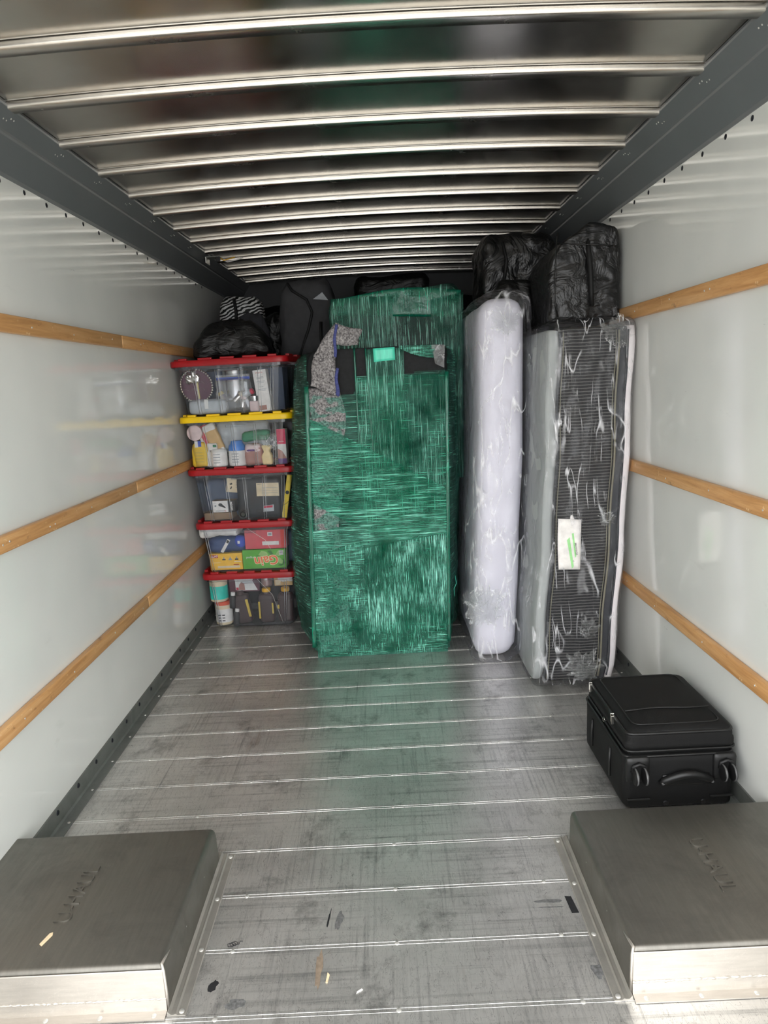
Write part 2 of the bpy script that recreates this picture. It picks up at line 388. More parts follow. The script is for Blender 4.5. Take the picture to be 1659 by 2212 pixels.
def tube(name, pts, r, mat, parent=None, n=6, closed=False):
    V = []; F = []; P = [Vector(p) for p in pts]; k = len(P); prev = None
    for i, p in enumerate(P):
        t = (P[(i+1) % k]-P[i-1]) if closed else (P[min(i+1, k-1)]-P[max(i-1, 0)])
        t.normalize()
        if prev is None:
            a = Vector((0, 0, 1)) if abs(t.z) < .9 else Vector((1, 0, 0)); u = t.cross(a).normalized()
        else: u = (prev-t*prev.dot(t)).normalized()
        prev = u; v = t.cross(u)
        rr = r[i] if isinstance(r, (list, tuple)) else r
        for j in range(n):
            a = 2*PI*j/n; V.append(p+u*math.cos(a)*rr+v*math.sin(a)*rr)
    for i in range(k if closed else k-1):
        i2 = (i+1) % k
        for j in range(n): F.append((i*n+j, i*n+(j+1) % n, i2*n+(j+1) % n, i2*n+j))
    if not closed: F.append(tuple(range(n-1, -1, -1))); F.append(tuple((k-1)*n+j for j in range(n)))
    return link(name, V, F, mat, parent, True)
def fbm(p, sc, seed=0., oct_=3):
    q = Vector(p)*sc+Vector((seed, seed*1.7, -seed)); s = 0; a = 1
    for _ in range(oct_): s += a*noise.noise(q); q = q*2.03; a *= .5
    return s
def ridge(p, sc, seed=0.):
    q = Vector(p)*sc+Vector((seed, -seed, seed*2.3))
    return 1-2*abs(noise.noise(q))
def soft(name, dx, dy, dz, r, n, mat, parent=None, amp=0, sc=4, seed=0, ramp_=0, deform=None, loc=None, smooth=True, rsc=None):
    """rounded box resting on z=0, centred in x,y, with bulges (amp) and creases (ramp_)"""
    bm = bmesh.new(); bmesh.ops.create_cube(bm, size=2)
    bmesh.ops.subdivide_edges(bm, edges=bm.edges[:], cuts=n, use_grid_fill=True)
    hx, hy, hz = dx/2, dy/2, dz/2
    for v in bm.verts:
        c = v.co; p = Vector((c.x*hx, c.y*hy, c.z*hz))
        q = Vector((max(-hx+r, min(hx-r, p.x)), max(-hy+r, min(hy-r, p.y)), max(-hz+r, min(hz-r, p.z))))
        d = p-q
        nn = d.normalized() if d.length > 1e-9 else Vector((0, 0, 0))
        # map cube shell to rounded shell
        if d.length > 1e-9:
            m_ = max(abs(d.x), abs(d.y), abs(d.z)); p = q+nn*r*(m_/r if m_ < r else 1)
            if m_ < r*.999: p = q+nn*m_
        nd = Vector((p.x/hx, p.y/hy, p.z/hz)); nd = Vector((nd.x**5, nd.y**5, nd.z**5))
        nd = nd.normalized() if nd.length > 1e-9 else nn
        k = 0
        if amp: k += amp*fbm(p, sc, seed)
        if ramp_: k += ramp_*(ridge(p, rsc or sc*2.2, seed)+.5*ridge(p, (rsc or sc*2.2)*2.3, seed+5))
        p = p+nd*k; p.z += hz
        if deform: p = Vector(deform(p))
        v.co = p
    return bmo(name, bm, mat, parent, smooth, loc)
def rpoly(cs, rs, n=5):
    out = []; k = len(cs)
    for i in range(k):
        p = Vector(cs[i]); a = Vector(cs[i-1]); b = Vector(cs[(i+1) % k]); r = rs[i] if isinstance(rs, (list, tuple)) else rs
        d1 = (a-p).normalized(); d2 = (b-p).normalized(); ang = d1.angle(d2); t = r/math.tan(ang/2); t = min(t, (a-p).length*.49, (b-p).length*.49)
        p1 = p+d1*t; p2 = p+d2*t
        for j in range(n+1):
            s = j/n; out.append(p1*(1-s)**2+p*2*s*(1-s)+p2*s*s)
    return out
def resample(loop, n):
    L = [0]; k = len(loop)
    for i in range(k): L.append(L[-1]+(loop[(i+1) % k]-loop[i]).length)
    out = []
    for j in range(n):
        s = L[-1]*j/n; i = 0
        while L[i+1] < s: i += 1
        d = L[i+1]-L[i]; t = (s-L[i])/d if d > 1e-9 else 0
        out.append(loop[i].lerp(loop[(i+1) % k], t))
    return out
def loft(name, rings, mat, parent=None, caps=(True, True), smooth=True, keep=None, disp=None):
    V = []; F = []; k = len(rings[0])
    for rg in rings: V += [Vector(p) for p in rg]
    for i in range(len(rings)-1):
        for j in range(k):
            j2 = (j+1) % k; F.append((i*k+j, i*k+j2, (i+1)*k+j2, (i+1)*k+j))
    if caps[0]: F.append(tuple(range(k-1, -1, -1)))
    if caps[1]: F.append(tuple((len(rings)-1)*k+j for j in range(k)))
    if disp:
        me = bpy.data.meshes.new('t'); me.from_pydata([tuple(v) for v in V], [], F); me.update()
        nn = [v.normal.copy() for v in me.vertices]; bpy.data.meshes.remove(me)
        V = [v+nv*disp(v) for v, nv in zip(V, nn)]
    if keep:
        F = [f for f in F if keep(sum((V[i] for i in f), Vector())/len(f))]
    return link(name, V, F, mat, parent, smooth)
def patch(name, A, B, C, D, mat, parent=None, n=8, m=8, th=.004, fn=None, smooth=True):
    """bilinear sheet A-B (bottom) to D-C (top) with thickness"""
    A, B, C, D = map(Vector, (A, B, C, D)); V = []
    nr = (B-A).cross(D-A).normalized()
    for side in (0, 1):
        for j in range(m+1):
            for i in range(n+1):
                s, t = i/n, j/m
                p = A*(1-s)*(1-t)+B*s*(1-t)+C*s*t+D*(1-s)*t
                if fn: p = p+Vector(fn(s, t, p))
                V.append(p-nr*th*side)
    F = []; K = (n+1)*(m+1); w_ = n+1
    for j in range(m):
        for i in range(n):
            a = j*w_+i; F.append((a, a+1, a+w_+1, a+w_)); F.append((K+a, K+a+w_, K+a+w_+1, K+a+1))
    for i in range(n): F.append((i, K+i, K+i+1, i+1)); a = m*w_+i; F.append((a, a+1, K+a+1, K+a))
    for j in range(m): a = j*w_; F.append((a, a+w_, K+a+w_, K+a)); a = j*w_+n; F.append((a, K+a, K+a+w_, a+w_))
    return link(name, V, F, mat, parent, smooth)
def poly(name, pts, nrm, th, mat, parent=None):
    """flat polygon with thickness th along nrm"""
    nv = Vector(nrm).normalized()*th; k = len(pts); P = [Vector(p) for p in pts]
    V = P+[p+nv for p in P]
    F = [tuple(range(k-1, -1, -1)), tuple(range(k, 2*k))]+[(i, (i+1) % k, k+(i+1) % k, k+i) for i in range(k)]
    bm = bmesh.new(); me = bpy.data.meshes.new('t'); me.from_pydata([tuple(v) for v in V], [], F); bm.from_mesh(me); bpy.data.meshes.remove(me)
    return bmo(name, bm, mat, parent)
def text(name, body, size, origin, xdir, ydir, mat, parent=None, ext=.0008, bold=0, align='CENTER', sx=1.):
    cu = bpy.data.curves.new('t', 'FONT'); cu.body = body; cu.size = size; cu.extrude = ext; cu.offset = bold; cu.align_x = align; cu.align_y = 'CENTER'; cu.resolution_u = 3
    ob = bpy.data.objects.new('t', cu); COL.objects.link(ob)
    bpy.context.view_layer.update()
    me = bpy.data.meshes.new_from_object(ob.evaluated_get(bpy.context.evaluated_depsgraph_get()))
    bpy.data.objects.remove(ob); bpy.data.curves.remove(cu)
    X = Vector(xdir).normalized(); Y = Vector(ydir).normalized(); Z = X.cross(Y)
    for v in me.vertices:
        v.co = Vector(origin)+X*v.co.x*sx+Y*v.co.y+Z*(v.co.z+ext)
    return linkm(name, me, mat, parent)
def place(o, parent):
    """parent o keeping its world coordinates (parents are unrotated empties)"""
    o.parent = parent; o.location = o.location-parent.location
    return o

# ------------------------------------------------------------------ the truck box
XL, XR, Y0, Y1 = -1.203, 1.137, .55, 6.45
ZT, ZR = 2.20, 2.365
def crown(x):
    t = (x-(XL+XR)/2)/((XR-XL)/2); return .030*(1-t*t)

# ground outside the open rear
g = box('ground', -14, 14, -16, 12, -1.05, -.93, 'concrete_drive'); tag(g, kind='structure')

# floor
PITCH, SEAM = .2045, 1.4405
fl = box('floor', XL-.03, XR+.03, Y0, Y1, -.09, -.034, 'angle_steel'); tag(fl, kind='structure')
pp = [(0, -.034), (0, 0), (.1855, 0), (.1859, .0007), (.1869, .0007), (.1873, -.001), (.1965, -.0006), (.1970, .0), (.2030, .0), (.2035, -.003), (.2045, -.003), (.2045, -.034)]
plank = None
kmin = math.ceil((Y0-SEAM)/PITCH); kmax = int((Y1-SEAM)/PITCH)
for k in range(kmin, kmax):
    y = SEAM+k*PITCH-.1895+.0
    if plank is None:
        plank = prism('floor_plank', pp, XL, XR, 'x', 'scuffed_aluminium_floor', fl); plank.location.y = y
    else:
        o = plank.copy(); COL.objects.link(o); o.location.y = y
riv = lathe('rivet', [(.0001, .0030), (.004, .0026), (.0062, .0014), (.0068, 0), (.0068, -.004)], 'rivet_steel', fl, 10)
riv.location = (-.471, SEAM, .0005)
def rivet(x, y, z, par, s=1., rot=None, me=None):
    o = bpy.data.objects.new('rivet', me or riv.data); COL.objects.link(o); o.parent = par
    o.location = (x, y, z) if par is None or par.type != 'EMPTY' else Vector((x, y, z))-par.location
    o.scale = (s, s, s)
    if rot: o.rotation_euler = rot
    return o
for k in range(kmin+1, 17):
    y = SEAM+k*PITCH+.001
    xs = [-.471, -.0345, .401] if k <= 3 else [-1.02, -.72, -.569, -.471, -.0345, .25, .401, .66]
    for x in xs:
        if k == 0 and x == -.471: continue
        rivet(x, y+random.uniform(-.0015, .0015), .0005, fl, .95 if k < 4 else .8)
# scuffs, tape and marker marks on the floor
def blob(name, cx, cy, rx, ry, mat, par, z=.0004, n=14, jit=.3, rz=0, th=.0003):
    P = []
    for i in range(n):
        a = 2*PI*i/n; k = 1+random.uniform(-jit, jit); u, v = rx*k*math.cos(a), ry*k*math.sin(a)
        P.append((cx+u*math.cos(rz)-v*math.sin(rz), cy+u*math.sin(rz)+v*math.cos(rz), z))
    return poly(name, P, (0, 0, 1), th, mat, par)
simple('scuff_dark', srgb(128, 128, 128), .5, .5, .4, .4, 120)
simple('scuff_black', srgb(52, 52, 54), .45, .4, .4, .2, 120)
simple('rust_stain', srgb(168, 150, 132), .5, .5, .4, .2, 80)
poly('scuff_mark', [(.449, 1.722, .0004), (.469, 1.722, .0004), (.463, 1.786, .0004), (.445, 1.788, .0004)], (0, 0, 1), .0003, 'scuff_black', fl)
blob('scuff_mark', .395, 1.772, .05, .007, 'scuff_dark', fl, jit=.25)
blob('scuff_mark', .40, 1.748, .04, .002, 'scuff_dark', fl, jit=.3)
blob('scuff_mark', -.497, 1.536, .010, .020, 'scuff_black', fl, jit=.25, rz=-.2)
blob('scuff_mark', -.192, 1.735, .009, .034, 'scuff_dark', fl, jit=.3, rz=-.15)
blob('scuff_mark', -.222, 1.74, .0025, .036, 'scuff_black', fl, jit=.4, rz=-.1)
blob('scuff_mark', -.43, 1.48, .022, .014, 'scuff_dark', fl, jit=.3)
blob('scuff_mark', .46, 1.525, .014, .020, 'scuff_dark', fl, jit=.3)
blob('scuff_mark', -.235, 1.58, .008, .06, 'rust_stain', fl, jit=.3)
tube('marker_scribble', [(-.483+.010*math.cos(t*1.3)+.0012*t, 1.665+.008*math.sin(t*1.3)+.0006*t, .0009) for t in range(0, 16)]+[(-.45, 1.678, .0009)], .0009, 'ink', fl, 4)

# walls
wl_ = box('wall_left', XL-.04, XL, Y0, Y1, -.02, 2.42, 'white_frp_panel'); tag(wl_, kind='structure')
wr_ = box('wall_right', XR, XR+.04, Y0, Y1, -.02, 2.42, 'white_frp_panel'); tag(wr_, kind='structure')
wf_ = box('wall_front', XL-.04, XR+.04, Y1, Y1+.04, -.09, 2.5, 'front_wall_paint'); tag(wf_, kind='structure')
scr = lathe('panel_screw', [(.0001, .003), (.005, .0026), (.0085, .001), (.009, 0), (.009, -.002)], 'dark_bolt', wl_, 10)
scr.location = (XL, 2.3, 2.173); scr.rotation_euler = (0, R(90), 0)
for sgn, wall, x, ys in ((1, wl_, XL, 2.465), (-1, wr_, XR, 2.269)):
    for i in range(-4, 17):
        y = ys+.1655*i
        o = bpy.data.objects.new('panel_screw', scr.data); COL.objects.link(o); o.parent = wall
        o.location = (x, y, 2.172+.0015*math.sin(i*2.1)); o.rotation_euler = (0, R(90)*sgn, 0)

# ceiling: roof skin with bowed panels and ribs
ce = box('ceiling', XL-.04, XR+.04, Y0, Y1, 2.47, 2.5, 'front_wall_paint'); tag(ce, kind='structure')
RP, RY = .3545, 2.022
XA, XB = XL+.03, XR-.03
def crowned(v): return (v[0], v[1], v[2]+crown(v[0]))
pan = [(.052, 0), (.060, 0), (.335, 0), (.346, 0), (.3480, -.0012), (.3488, -.0030), (.3496, -.0030), (.3496, .006), (.052, .008)]
rib = [(.0, .006), (.0, -.008), (.0004, -.0150), (.0022, -.0188), (.0055, -.0208), (.010, -.0214), (.016, -.0214), (.048, -.0214), (.051, -.0195), (.052, .006)]
p0 = r0 = None
k = -4
while RY+k*RP < Y1-.05:
    y = RY+k*RP-.006
    if y > Y0-.02:
        if p0 is None:
            p0 = prism('roof_panel', pan, XA, XB, 'x', 'roof_aluminium', ce, 14, crowned, True); r0 = prism('roof_rib', rib, XA, XB, 'x', 'rib_aluminium', ce, 14, crowned, True)
            sharp(p0, 50); sharp(r0, 50)
        else:
            a = p0; p0 = p0.copy(); COL.objects.link(p0); r0 = r0.copy(); COL.objects.link(r0)
        p0.location = (0, y, ZR); r0.location = (0, y, ZR)
    k += 1
# coves along the roof edges
for sgn, nm, x in ((1, 'trim_7', XL), (-1, 'trim_8', XR)):
    pr = [(0, ZT-.012), (.004, ZT-.012), (.006, ZT), (.058, ZT+.088), (.060, ZT+.096), (.066, ZT+.100), (.102, ZT+.152), (.104, ZT+.158), (.1, ZT+.168), (.0, ZT+.20)]
    pr = [(x+sgn*a, b) for a, b in pr]
    if sgn < 0: pr = pr[::-1]
    cv = prism(nm, pr, Y0, Y1, 'y', 'cove_grey_paint'); tag(cv, kind='structure')
    k = 0; lx, lz = x+sgn*.085, ZT+.1275
    ang = math.atan2(.052, .036)
    while RY+k*RP < 5.2:
        for a, b in ((-.018, -.006), (.0, -.006), (.018, .006), (.035, .006)):
            rivet(lx+sgn*b*.6, RY+k*RP+a+.02, lz+b*.8, cv, .42, (0, R(180)-sgn*ang, 0))
        k += 1
# base angles
blt = lathe('bolt', [(.0001, .004), (.006, .0036), (.009, .0015), (.0095, 0), (.0095, -.003)], 'dark_bolt', None, 10)
for sgn, nm, x in ((1, 'baseboard_left', XL), (-1, 'baseboard_right', XR)):
    pr = [(0, .0), (.046, .0), (.046, .0035), (.010, .0035), (.0045, .010), (.0045, .068), (0, .070)]
    pr = [(x+sgn*a, b) for a, b in pr]
    if sgn < 0: pr = pr[::-1]
    bb = prism(nm, pr, Y0, Y1, 'y', 'angle_steel'); tag(bb, kind='structure')
    for i in range(-3, 16):
        y = 2.245+.1695*i
        if i == -3 and sgn == 1: blt.parent = bb; blt.location = (x+sgn*.0045, y, .051); blt.rotation_euler = (0, R(90)*sgn, 0)
        else:
            o = bpy.data.objects.new('bolt', blt.data); COL.objects.link(o); o.parent = bb; o.location = (x+sgn*.0045, y, .051); o.rotation_euler = (0, R(90)*sgn, 0)
        rivet(x+sgn*.032, 2.257+.2045*i, .0035, bb, .8)
# wooden tie rails: two planks each, screwed to the wall
tn = 1
for sgn, x, jo in ((1, XL, (3.36, 3.334, 3.313)), (-1, XR, (4.6, 4.7, 4.65))):
    for (zb, zt), yj in zip(((1.6805, 1.7382), (1.006, 1.0588), (.4477, .5015)), jo):
        rt = empty('trim_%d' % tn, (x, Y0+.1, zb), kind='structure'); tn += 1
        for a, b in ((Y0+.05, yj-.0015), (yj+.0015, Y1-.02)):
            y_ = box('rail_plank', min(0, sgn*.026), max(0, sgn*.026), a-Y0-.1, b-Y0-.1, 0, zt-zb, 'varnished_wood', rt, .006, 3, True); sharp(y_, 50)
        fill = box('joint_filler', min(0, sgn*.021), max(0, sgn*.021), yj-.002-Y0-.1, yj+.002-Y0-.1, .004, zt-zb-.006, 'wood_end', rt)
        for i in range(9):
            y = 2.10+i*.37+random.uniform(-.05, .05)
            for q in range(random.choice((1, 1, 2))):
                rivet(x+sgn*.026, y+q*.04, zb+(zt-zb)*random.uniform(.4, .62), rt, .55, (0, R(90)*sgn, 0), None).data = riv.data

# ------------------------------------------------------------------ wheel wells
def well(sgn, xin, xout, y0, y1, label):
    """sgn +1: well on the left wall, inner side faces +x"""
    rt = empty('wheel_well', ((xin+xout)/2, (y0+y1)/2, 0), label, 'wheel well')
    zt = .125; rr = .016
    pr = [(xout, .0), (xout, zt)]
    for i in range(7):
        a = PI/2*i/6; pr.append((xin-sgn*rr+sgn*rr*math.sin(a), zt-rr+rr*math.cos(a)))
    pr += [(xin+sgn*.004, .0)]
    V = []
    # lid and inner side, with the rear edge rolled over
    edge = [(y0+.012*(1-math.sin(PI/2*i/5)), -.012*(1-math.cos(PI/2*(1-i/5)))) for i in range(6)]
    rings = []
    for (yy, dz) in [(y0, -.085)]+[(y0+.012*(1-math.cos(PI/2*i/5)), -.012*(1-math.sin(PI/2*i/5))) for i in range(6)]+[(y1-.012, 0), (y1-.004, -.003), (y1, -.012), (y1, -.12)]:
        rings.append([(x, yy, max(0, z+dz if z > .02 else z)) for x, z in pr])
    sh = loft('shell', rings, 'well_aluminium', rt, (True, True)); sharp(sh, 40)
    sh.location = -rt.location
    def L(o): o.location = Vector(o.location)-rt.location; return o
    # bright rear plate, weld bead and its foot
    a, b = sorted((xout, xin-sgn*.002))
    L(box('rear_plate', a, b, y0-.0045, y0-.0005, .036, zt-.010, 'bright_aluminium', rt, .0015, 1))
    bead = []
    for i in range(150):
        x = a+(b-a)*i/149; bead.append((x, y0-.004+random.uniform(-.0008, .0008), .037+random.uniform(-.0012, .0012)))
    L(tube('weld_bead', bead, [random.uniform(.0022, .0042) for _ in bead], 'bright_aluminium', rt, 6))
    L(prism('foot_flange', [(y0-.002, .037), (y0-.006, .037), (y0-.0075, .006), (y0-.030, .0045), (y0-.030, .0015), (y0-.002, .0015)], a, b, 'x', 'bright_aluminium', rt))
    x = xin-sgn*.03
    while abs(x-xin) < abs(xout-xin)-.03:
        rivet(x, y0-.019, .0045, rt, 1.); x -= sgn*.13
    # corner weld seam
    L(tube('weld_seam', [(xin+sgn*.001, y0-.003, .006), (xin+sgn*.0008, y0-.003, .06), (xin-sgn*.001, y0-.002, .11), (xin-sgn*.006, y0+.004, zt-.001), (xin-sgn*.004, y0+.03, zt-.004), (xin-sgn*.002, y0+.06, zt-.008)], [.003, .0035, .004, .004, .003, .0012], 'bright_aluminium', rt, 6))
    # side flange with raised lip
    fp = [(xin+sgn*.002, .012), (xin+sgn*.004, .014), (xin+sgn*.010, .0065), (xin+sgn*.018, .0065), (xin+sgn*.022, .0085), (xin+sgn*.026, .005), (xin+sgn*.044, .0045), (xin+sgn*.046, .001), (xin, .001)]
    if sgn < 0: fp = fp[::-1]
    L(prism('side_flange', fp, y0-.02, y1+.035, 'y', 'flange_aluminium', rt))
    for i in range(4): rivet(xin+sgn*.034, y0-.01+i*(y1-y0+.03)/3, .0055, rt, 1.)
    for i, y in enumerate((y0+.18, y0+.37)): rivet(xin+sgn*.0, y, .075, rt, .5, (0, R(90)*sgn, 0))
    d = Vector((0, sgn, 0)); u = Vector((-sgn, 0, 0))
    cx = xin-sgn*.312; cyy = 1.735 if sgn > 0 else 1.73
    if sgn < 0: u = Vector((1, 0, 0))
    L(text('embossed_lettering', 'U-HAUL', .062, (cx, cyy, zt-.0012), d, u, 'well_aluminium', rt, .0024, -.0008, sx=.98))
    return rt
well(1, -.589, XL+.0, 1.473, 2.005, 'grey metal wheel-well box against the left wall, a wood splinter on its lid')
well(-1, .519, XR-.0, 1.456, 2.005, 'grey metal wheel-well box against the right wall, next to the black suitcase')
sp1 = poly('wood_splinter', [(-.925, 1.556, .1253), (-.917, 1.550, .1253), (-.905, 1.585, .1253), (-.908, 1.594, .1253), (-.915, 1.59, .1253)], (0, 0, 1), .002, 'ply_cream')
tag(sp1, 'cream wood splinter lying on the left wheel-well lid', 'splinter')
sp2 = poly('wood_splinter', [(-.215, 1.53, .0008), (-.21, 1.528, .0008), (-.206, 1.552, .0008), (-.212, 1.56, .0008)], (0, 0, 1), .0015, 'ply_cream')
tag(sp2, 'thin tan splinter on the bare metal floor between the wheel wells', 'splinter')
sp3 = poly('paper_scrap', [(-.137, 1.492, .0008), (-.121, 1.503, .0008), (-.124, 1.507, .0008), (-.136, 1.499, .0008)], (0, 0, 1), .001, 'white_paper')
tag(sp3, 'tiny white scrap on the floor plank between the wheel wells', 'scrap')

# ------------------------------------------------------------------ green wrapped furniture
def lerp_tab(tab, z):
    if z <= tab[0][0]: return tab[0][1]
    for (a, u), (b, v) in zip(tab, tab[1:]):
        if z <= b: return u+(v-u)*(z-a)/(b-a)
    return tab[-1][1]
def wrapped(name, label, y0, y1, ztop, left_f, right_f, left_b, right_b, ny=84, nz=64, rtop=.07, off=0., slump=None, nlev=None):
    def ring(z, o):
        ins = 0
        if z > ztop-rtop: t = (z-(ztop-rtop))/rtop; ins = rtop*(1-math.sqrt(max(0, 1-t*t)))*.8
        if z < .06: t = (.06-z)/.06; ins = max(ins, .05*(1-math.sqrt(max(0, 1-t*t))))
        lf, rf, lb, rb = (lerp_tab(t_, z) for t_ in (left_f, right_f, left_b, right_b))
        cs = [(lf+ins-o, y0-o), (rf-ins+o, y0-o), (rb-ins+o, y0+.16), (rb-ins+o, y1+o), (lb+ins-o, y1+o), (lb+ins-o, y0+.22)]
        lp = resample(rpoly(cs, [.035, .035, .05, .06, .06, .06]), ny)
        return [Vector((p.x, p.y, z+(slump(p.x, z) if slump else 0))) for p in lp]
    zs = [ztop*i/nz for i in range(nz+1)]
    zs = sorted(set(zs+[.008, .02, ztop-.006, ztop-.02]))
    rt = empty(name, ((lerp_tab(left_f, .5)+lerp_tab(right_f, .5))/2, (y0+y1)/2, 0), label, 'wrapped furniture')
    return rt, ring, zs
def to(rt, o): o.location = Vector(o.location)-rt.location; return o

# front piece
LF = [(0, -.425), (.1, -.445), (.5, -.435), (1.3, -.395), (1.64, -.375)]
RF = [(0, .295), (.2, .305), (1., .335), (1.64, .345)]
LB = [(0, -.47), (.1, -.53), (.35, -.555), (.6, -.55), (1.3, -.495), (1.57, -.46), (1.64, -.44)]
RB = [(0, .325), (.3, .355), (1., .395), (1.64, .40)]
rt, ring, zs = wrapped('wrapped_furniture', 'tall black furniture piece in green stretch wrap with loose grey felt flap, standing in front', 3.70, 4.06, 1.64, LF, RF, LB, RB)
to(rt, loft('furniture_body', [ring(z, -.008) for z in zs], 'black_upholstery', rt))
def wr_keep(c):
    if c.y < 3.735:
        if -.375 < c.x < -.215 and c.z > 1.40+.25*max(0, -.28-c.x): return False
        if -.215 <= c.x < -.125 and c.z > 1.405+.5*max(0, c.x+.16): return False
        if -.125 <= c.x < .345 and c.z > 1.495+.03*(c.x+.1): return False
        # torn holes near the bottom
        if ((c.x+.325)/.038)**2+((c.z-.115)/.050)**2 < 1: return False
        if ((c.x-.262)/.032)**2+((c.z-.055)/.022)**2 < 1: return False
    elif c.z > 1.63: return False
    return True
fine = [1.64*i/150 for i in range(151)]
def rr(z, o): return resample(ring(z, o), 200)
to(rt, loft('stretch_wrap', [rr(z, .004) for z in fine], 'green_stretch_wrap', rt, (False, False), True, wr_keep,
            lambda v: .0022*fbm((v.x*3, v.y*3, v.z*26), 2.2, 3)+.0030*fbm(v, 9, 5)))
Yf = 3.693
def fx(z, t): return lerp_tab(LF, z)*(1-t)+lerp_tab(RF, z)*t
# grey pad lying under the wrap along the left third of the front
def padpt(x, z, y=Yf+.0035): return (x, y, z)
to(rt, patch('moving_pad', padpt(-.405, .03), padpt(-.255, .03), padpt(-.215, 1.45), padpt(-.375, 1.45), 'grey_moving_pad', rt, 8, 30, .004,
             lambda s, t, p: ((.018*math.sin(t*9)+.012*math.sin(t*23))*s, -.0008*math.sin(t*40+s*3), 0)))
# loose flap: folded strip of pad over the top corner
def wav(a, k): return lambda s, t, p: (.004*math.sin(t*7+k), -abs(a*math.sin(PI*s))*(.4+.6*math.sin(PI*t))-.003*noise.noise(Vector((p.x*25, 0, p.z*25))), .004*math.sin(s*6+k))
fp_ = to(rt, patch('pad_flap', (-.36, 3.672, 1.462), (-.222, 3.668, 1.405), (-.222, 3.672, 1.655), (-.335, 3.678, 1.615), 'grey_moving_pad', rt, 12, 14, .009, wav(.022, .4)))
to(rt, patch('pad_flap', (-.335, 3.677, 1.613), (-.222, 3.671, 1.640), (-.203, 3.675, 1.765), (-.228, 3.685, 1.757), 'grey_moving_pad', rt, 10, 12, .009, wav(.016, 1.)))
to(rt, patch('pad_flap', (-.222, 3.670, 1.660), (-.108, 3.685, 1.652), (-.082, 3.70, 1.728), (-.215, 3.676, 1.766), 'grey_moving_pad', rt, 12, 10, .010, wav(.028, 2.)))
to(rt, patch('edge_binding', (-.236, 3.662, 1.408), (-.216, 3.660, 1.405), (-.212, 3.664, 1.545), (-.226, 3.664, 1.545), 'blue_binding', rt, 3, 10, .006, wav(.004, .4)))
to(rt, patch('edge_binding', (-.234, 3.660, 1.600), (-.219, 3.658, 1.600), (-.203, 3.668, 1.762), (-.218, 3.668, 1.758), 'blue_binding', rt, 3, 10, .006, wav(.004, .9)))
# bands of film over the front
def band(name, x0b, x1b, x0t, x1t, zb, zt, mat, y=Yf-.004, amp=.0012, n=10, m=50):
    return to(rt, patch(name, (x0b, y, zb), (x1b, y, zb), (x1t, y, zt), (x0t, y, zt), mat, rt, n, m, .0006,
                        lambda s, t, p: (0, -amp*fbm((p.x*40, 0, p.z*3), 1.3, x0b*10), 0)))
band('wrap_band', -.128, .302, -.128, .338, .02, 1.492, 'green_wrap_vertical', Yf-.004)
band('wrap_band', -.070, .132, -.066, .122, .02, 1.630, 'green_wrap_vertical', Yf-.0056)
band('wrap_edge', -.142, -.130, -.131, -.122, .03, 1.642, 'green_wrap_edge', Yf-.0075, .0004, 2, 30)
band('wrap_edge', -.036, -.031, -.074, -.066, .03, 1.636, 'green_wrap_edge', Yf-.0075, .0004, 2, 30)
band('wrap_edge', .285, .291, .300, .303, .1, 1.50, 'green_wrap_edge', Yf-.0072, .0004, 2, 30)
band('wrap_edge', -.448, -.424, -.392, -.370, .06, 1.46, 'green_wrap_edge', Yf-.0135, .0005, 3, 30)
band('wrap_edge', .290, .308, .328, .346, .06, 1.50, 'green_wrap_edge', Yf-.0135, .0005, 3, 30)
def diag(name, zl0, zl1, zr0, zr1, mat, y, xl=None, xr=None):
    zl = (zl0+zl1)/2; zr = (zr0+zr1)/2
    a, b = (fx(zl, .01) if xl is None else xl), (fx(zr, .99) if xr is None else xr)
    return to(rt, patch(name, (a, y, zl0), (b, y, zr0), (b, y, zr1), (a, y, zl1), mat, rt, 40, 16, .0006,
                        lambda s, t, p: (0, -.0014*fbm((p.x*6, 0, (p.z+s*.4)*40), 1.2, zl0), 0)))
diag('wrap_band', .86, 1.31, .42, .90, 'green_wrap_diagonal', Yf-.0092)
diag('wrap_band', .58, .70, .62, .80, 'green_stretch_wrap', Yf-.0105)
diag('wrap_band', .12, .575, .15, .64, 'green_wrap_dense', Yf-.0118, None, -.135)
diag('wrap_band', .12, .60, .12, .66, 'green_wrap_lower', Yf-.0122, -.135, None)
diag('wrap_band', .0, .20, .0, .17, 'green_wrap_dense', Yf-.0112, -.42, .29)
to(rt, patch('wrap_patch', (-.030, Yf-.008, 1.566), (.078, Yf-.008, 1.572), (.078, Yf-.008, 1.636), (-.032, Yf-.008, 1.633), 'mint_wrap', rt, 6, 5, .0012))
# gathered film at the upper right corner
to(rt, patch('gathered_film', (.28, Yf-.012, 1.540), (.325, Yf-.012, 1.52), (.333, Yf-.008, 1.635), (.262, Yf-.01, 1.637), 'crumpled_film', rt, 14, 16, .002, lambda s, t, p: (0, -.022*abs(ridge(p, 26, 1.))*math.sin(PI*min(1, s+.15)), 0)))
to(rt, patch('gathered_film', (.10, Yf-.010, 1.628), (.275, Yf-.010, 1.572), (.285, Yf-.006, 1.638), (.10, Yf-.006, 1.640), 'green_wrap_dense', rt, 20, 12, .0015, lambda s, t, p: (0, -.010*abs(ridge(p, 22, 2.)), -.012*math.sin(PI*s)*(1-t))))
tube('loose_strand', [Vector((.345, 3.70, .42))-rt.location, Vector((.35, 3.69, .38))-rt.location, Vector((.335, 3.685, .35))-rt.location, Vector((.338, 3.68, .31))-rt.location], .0012, 'mint_wrap', rt, 5)

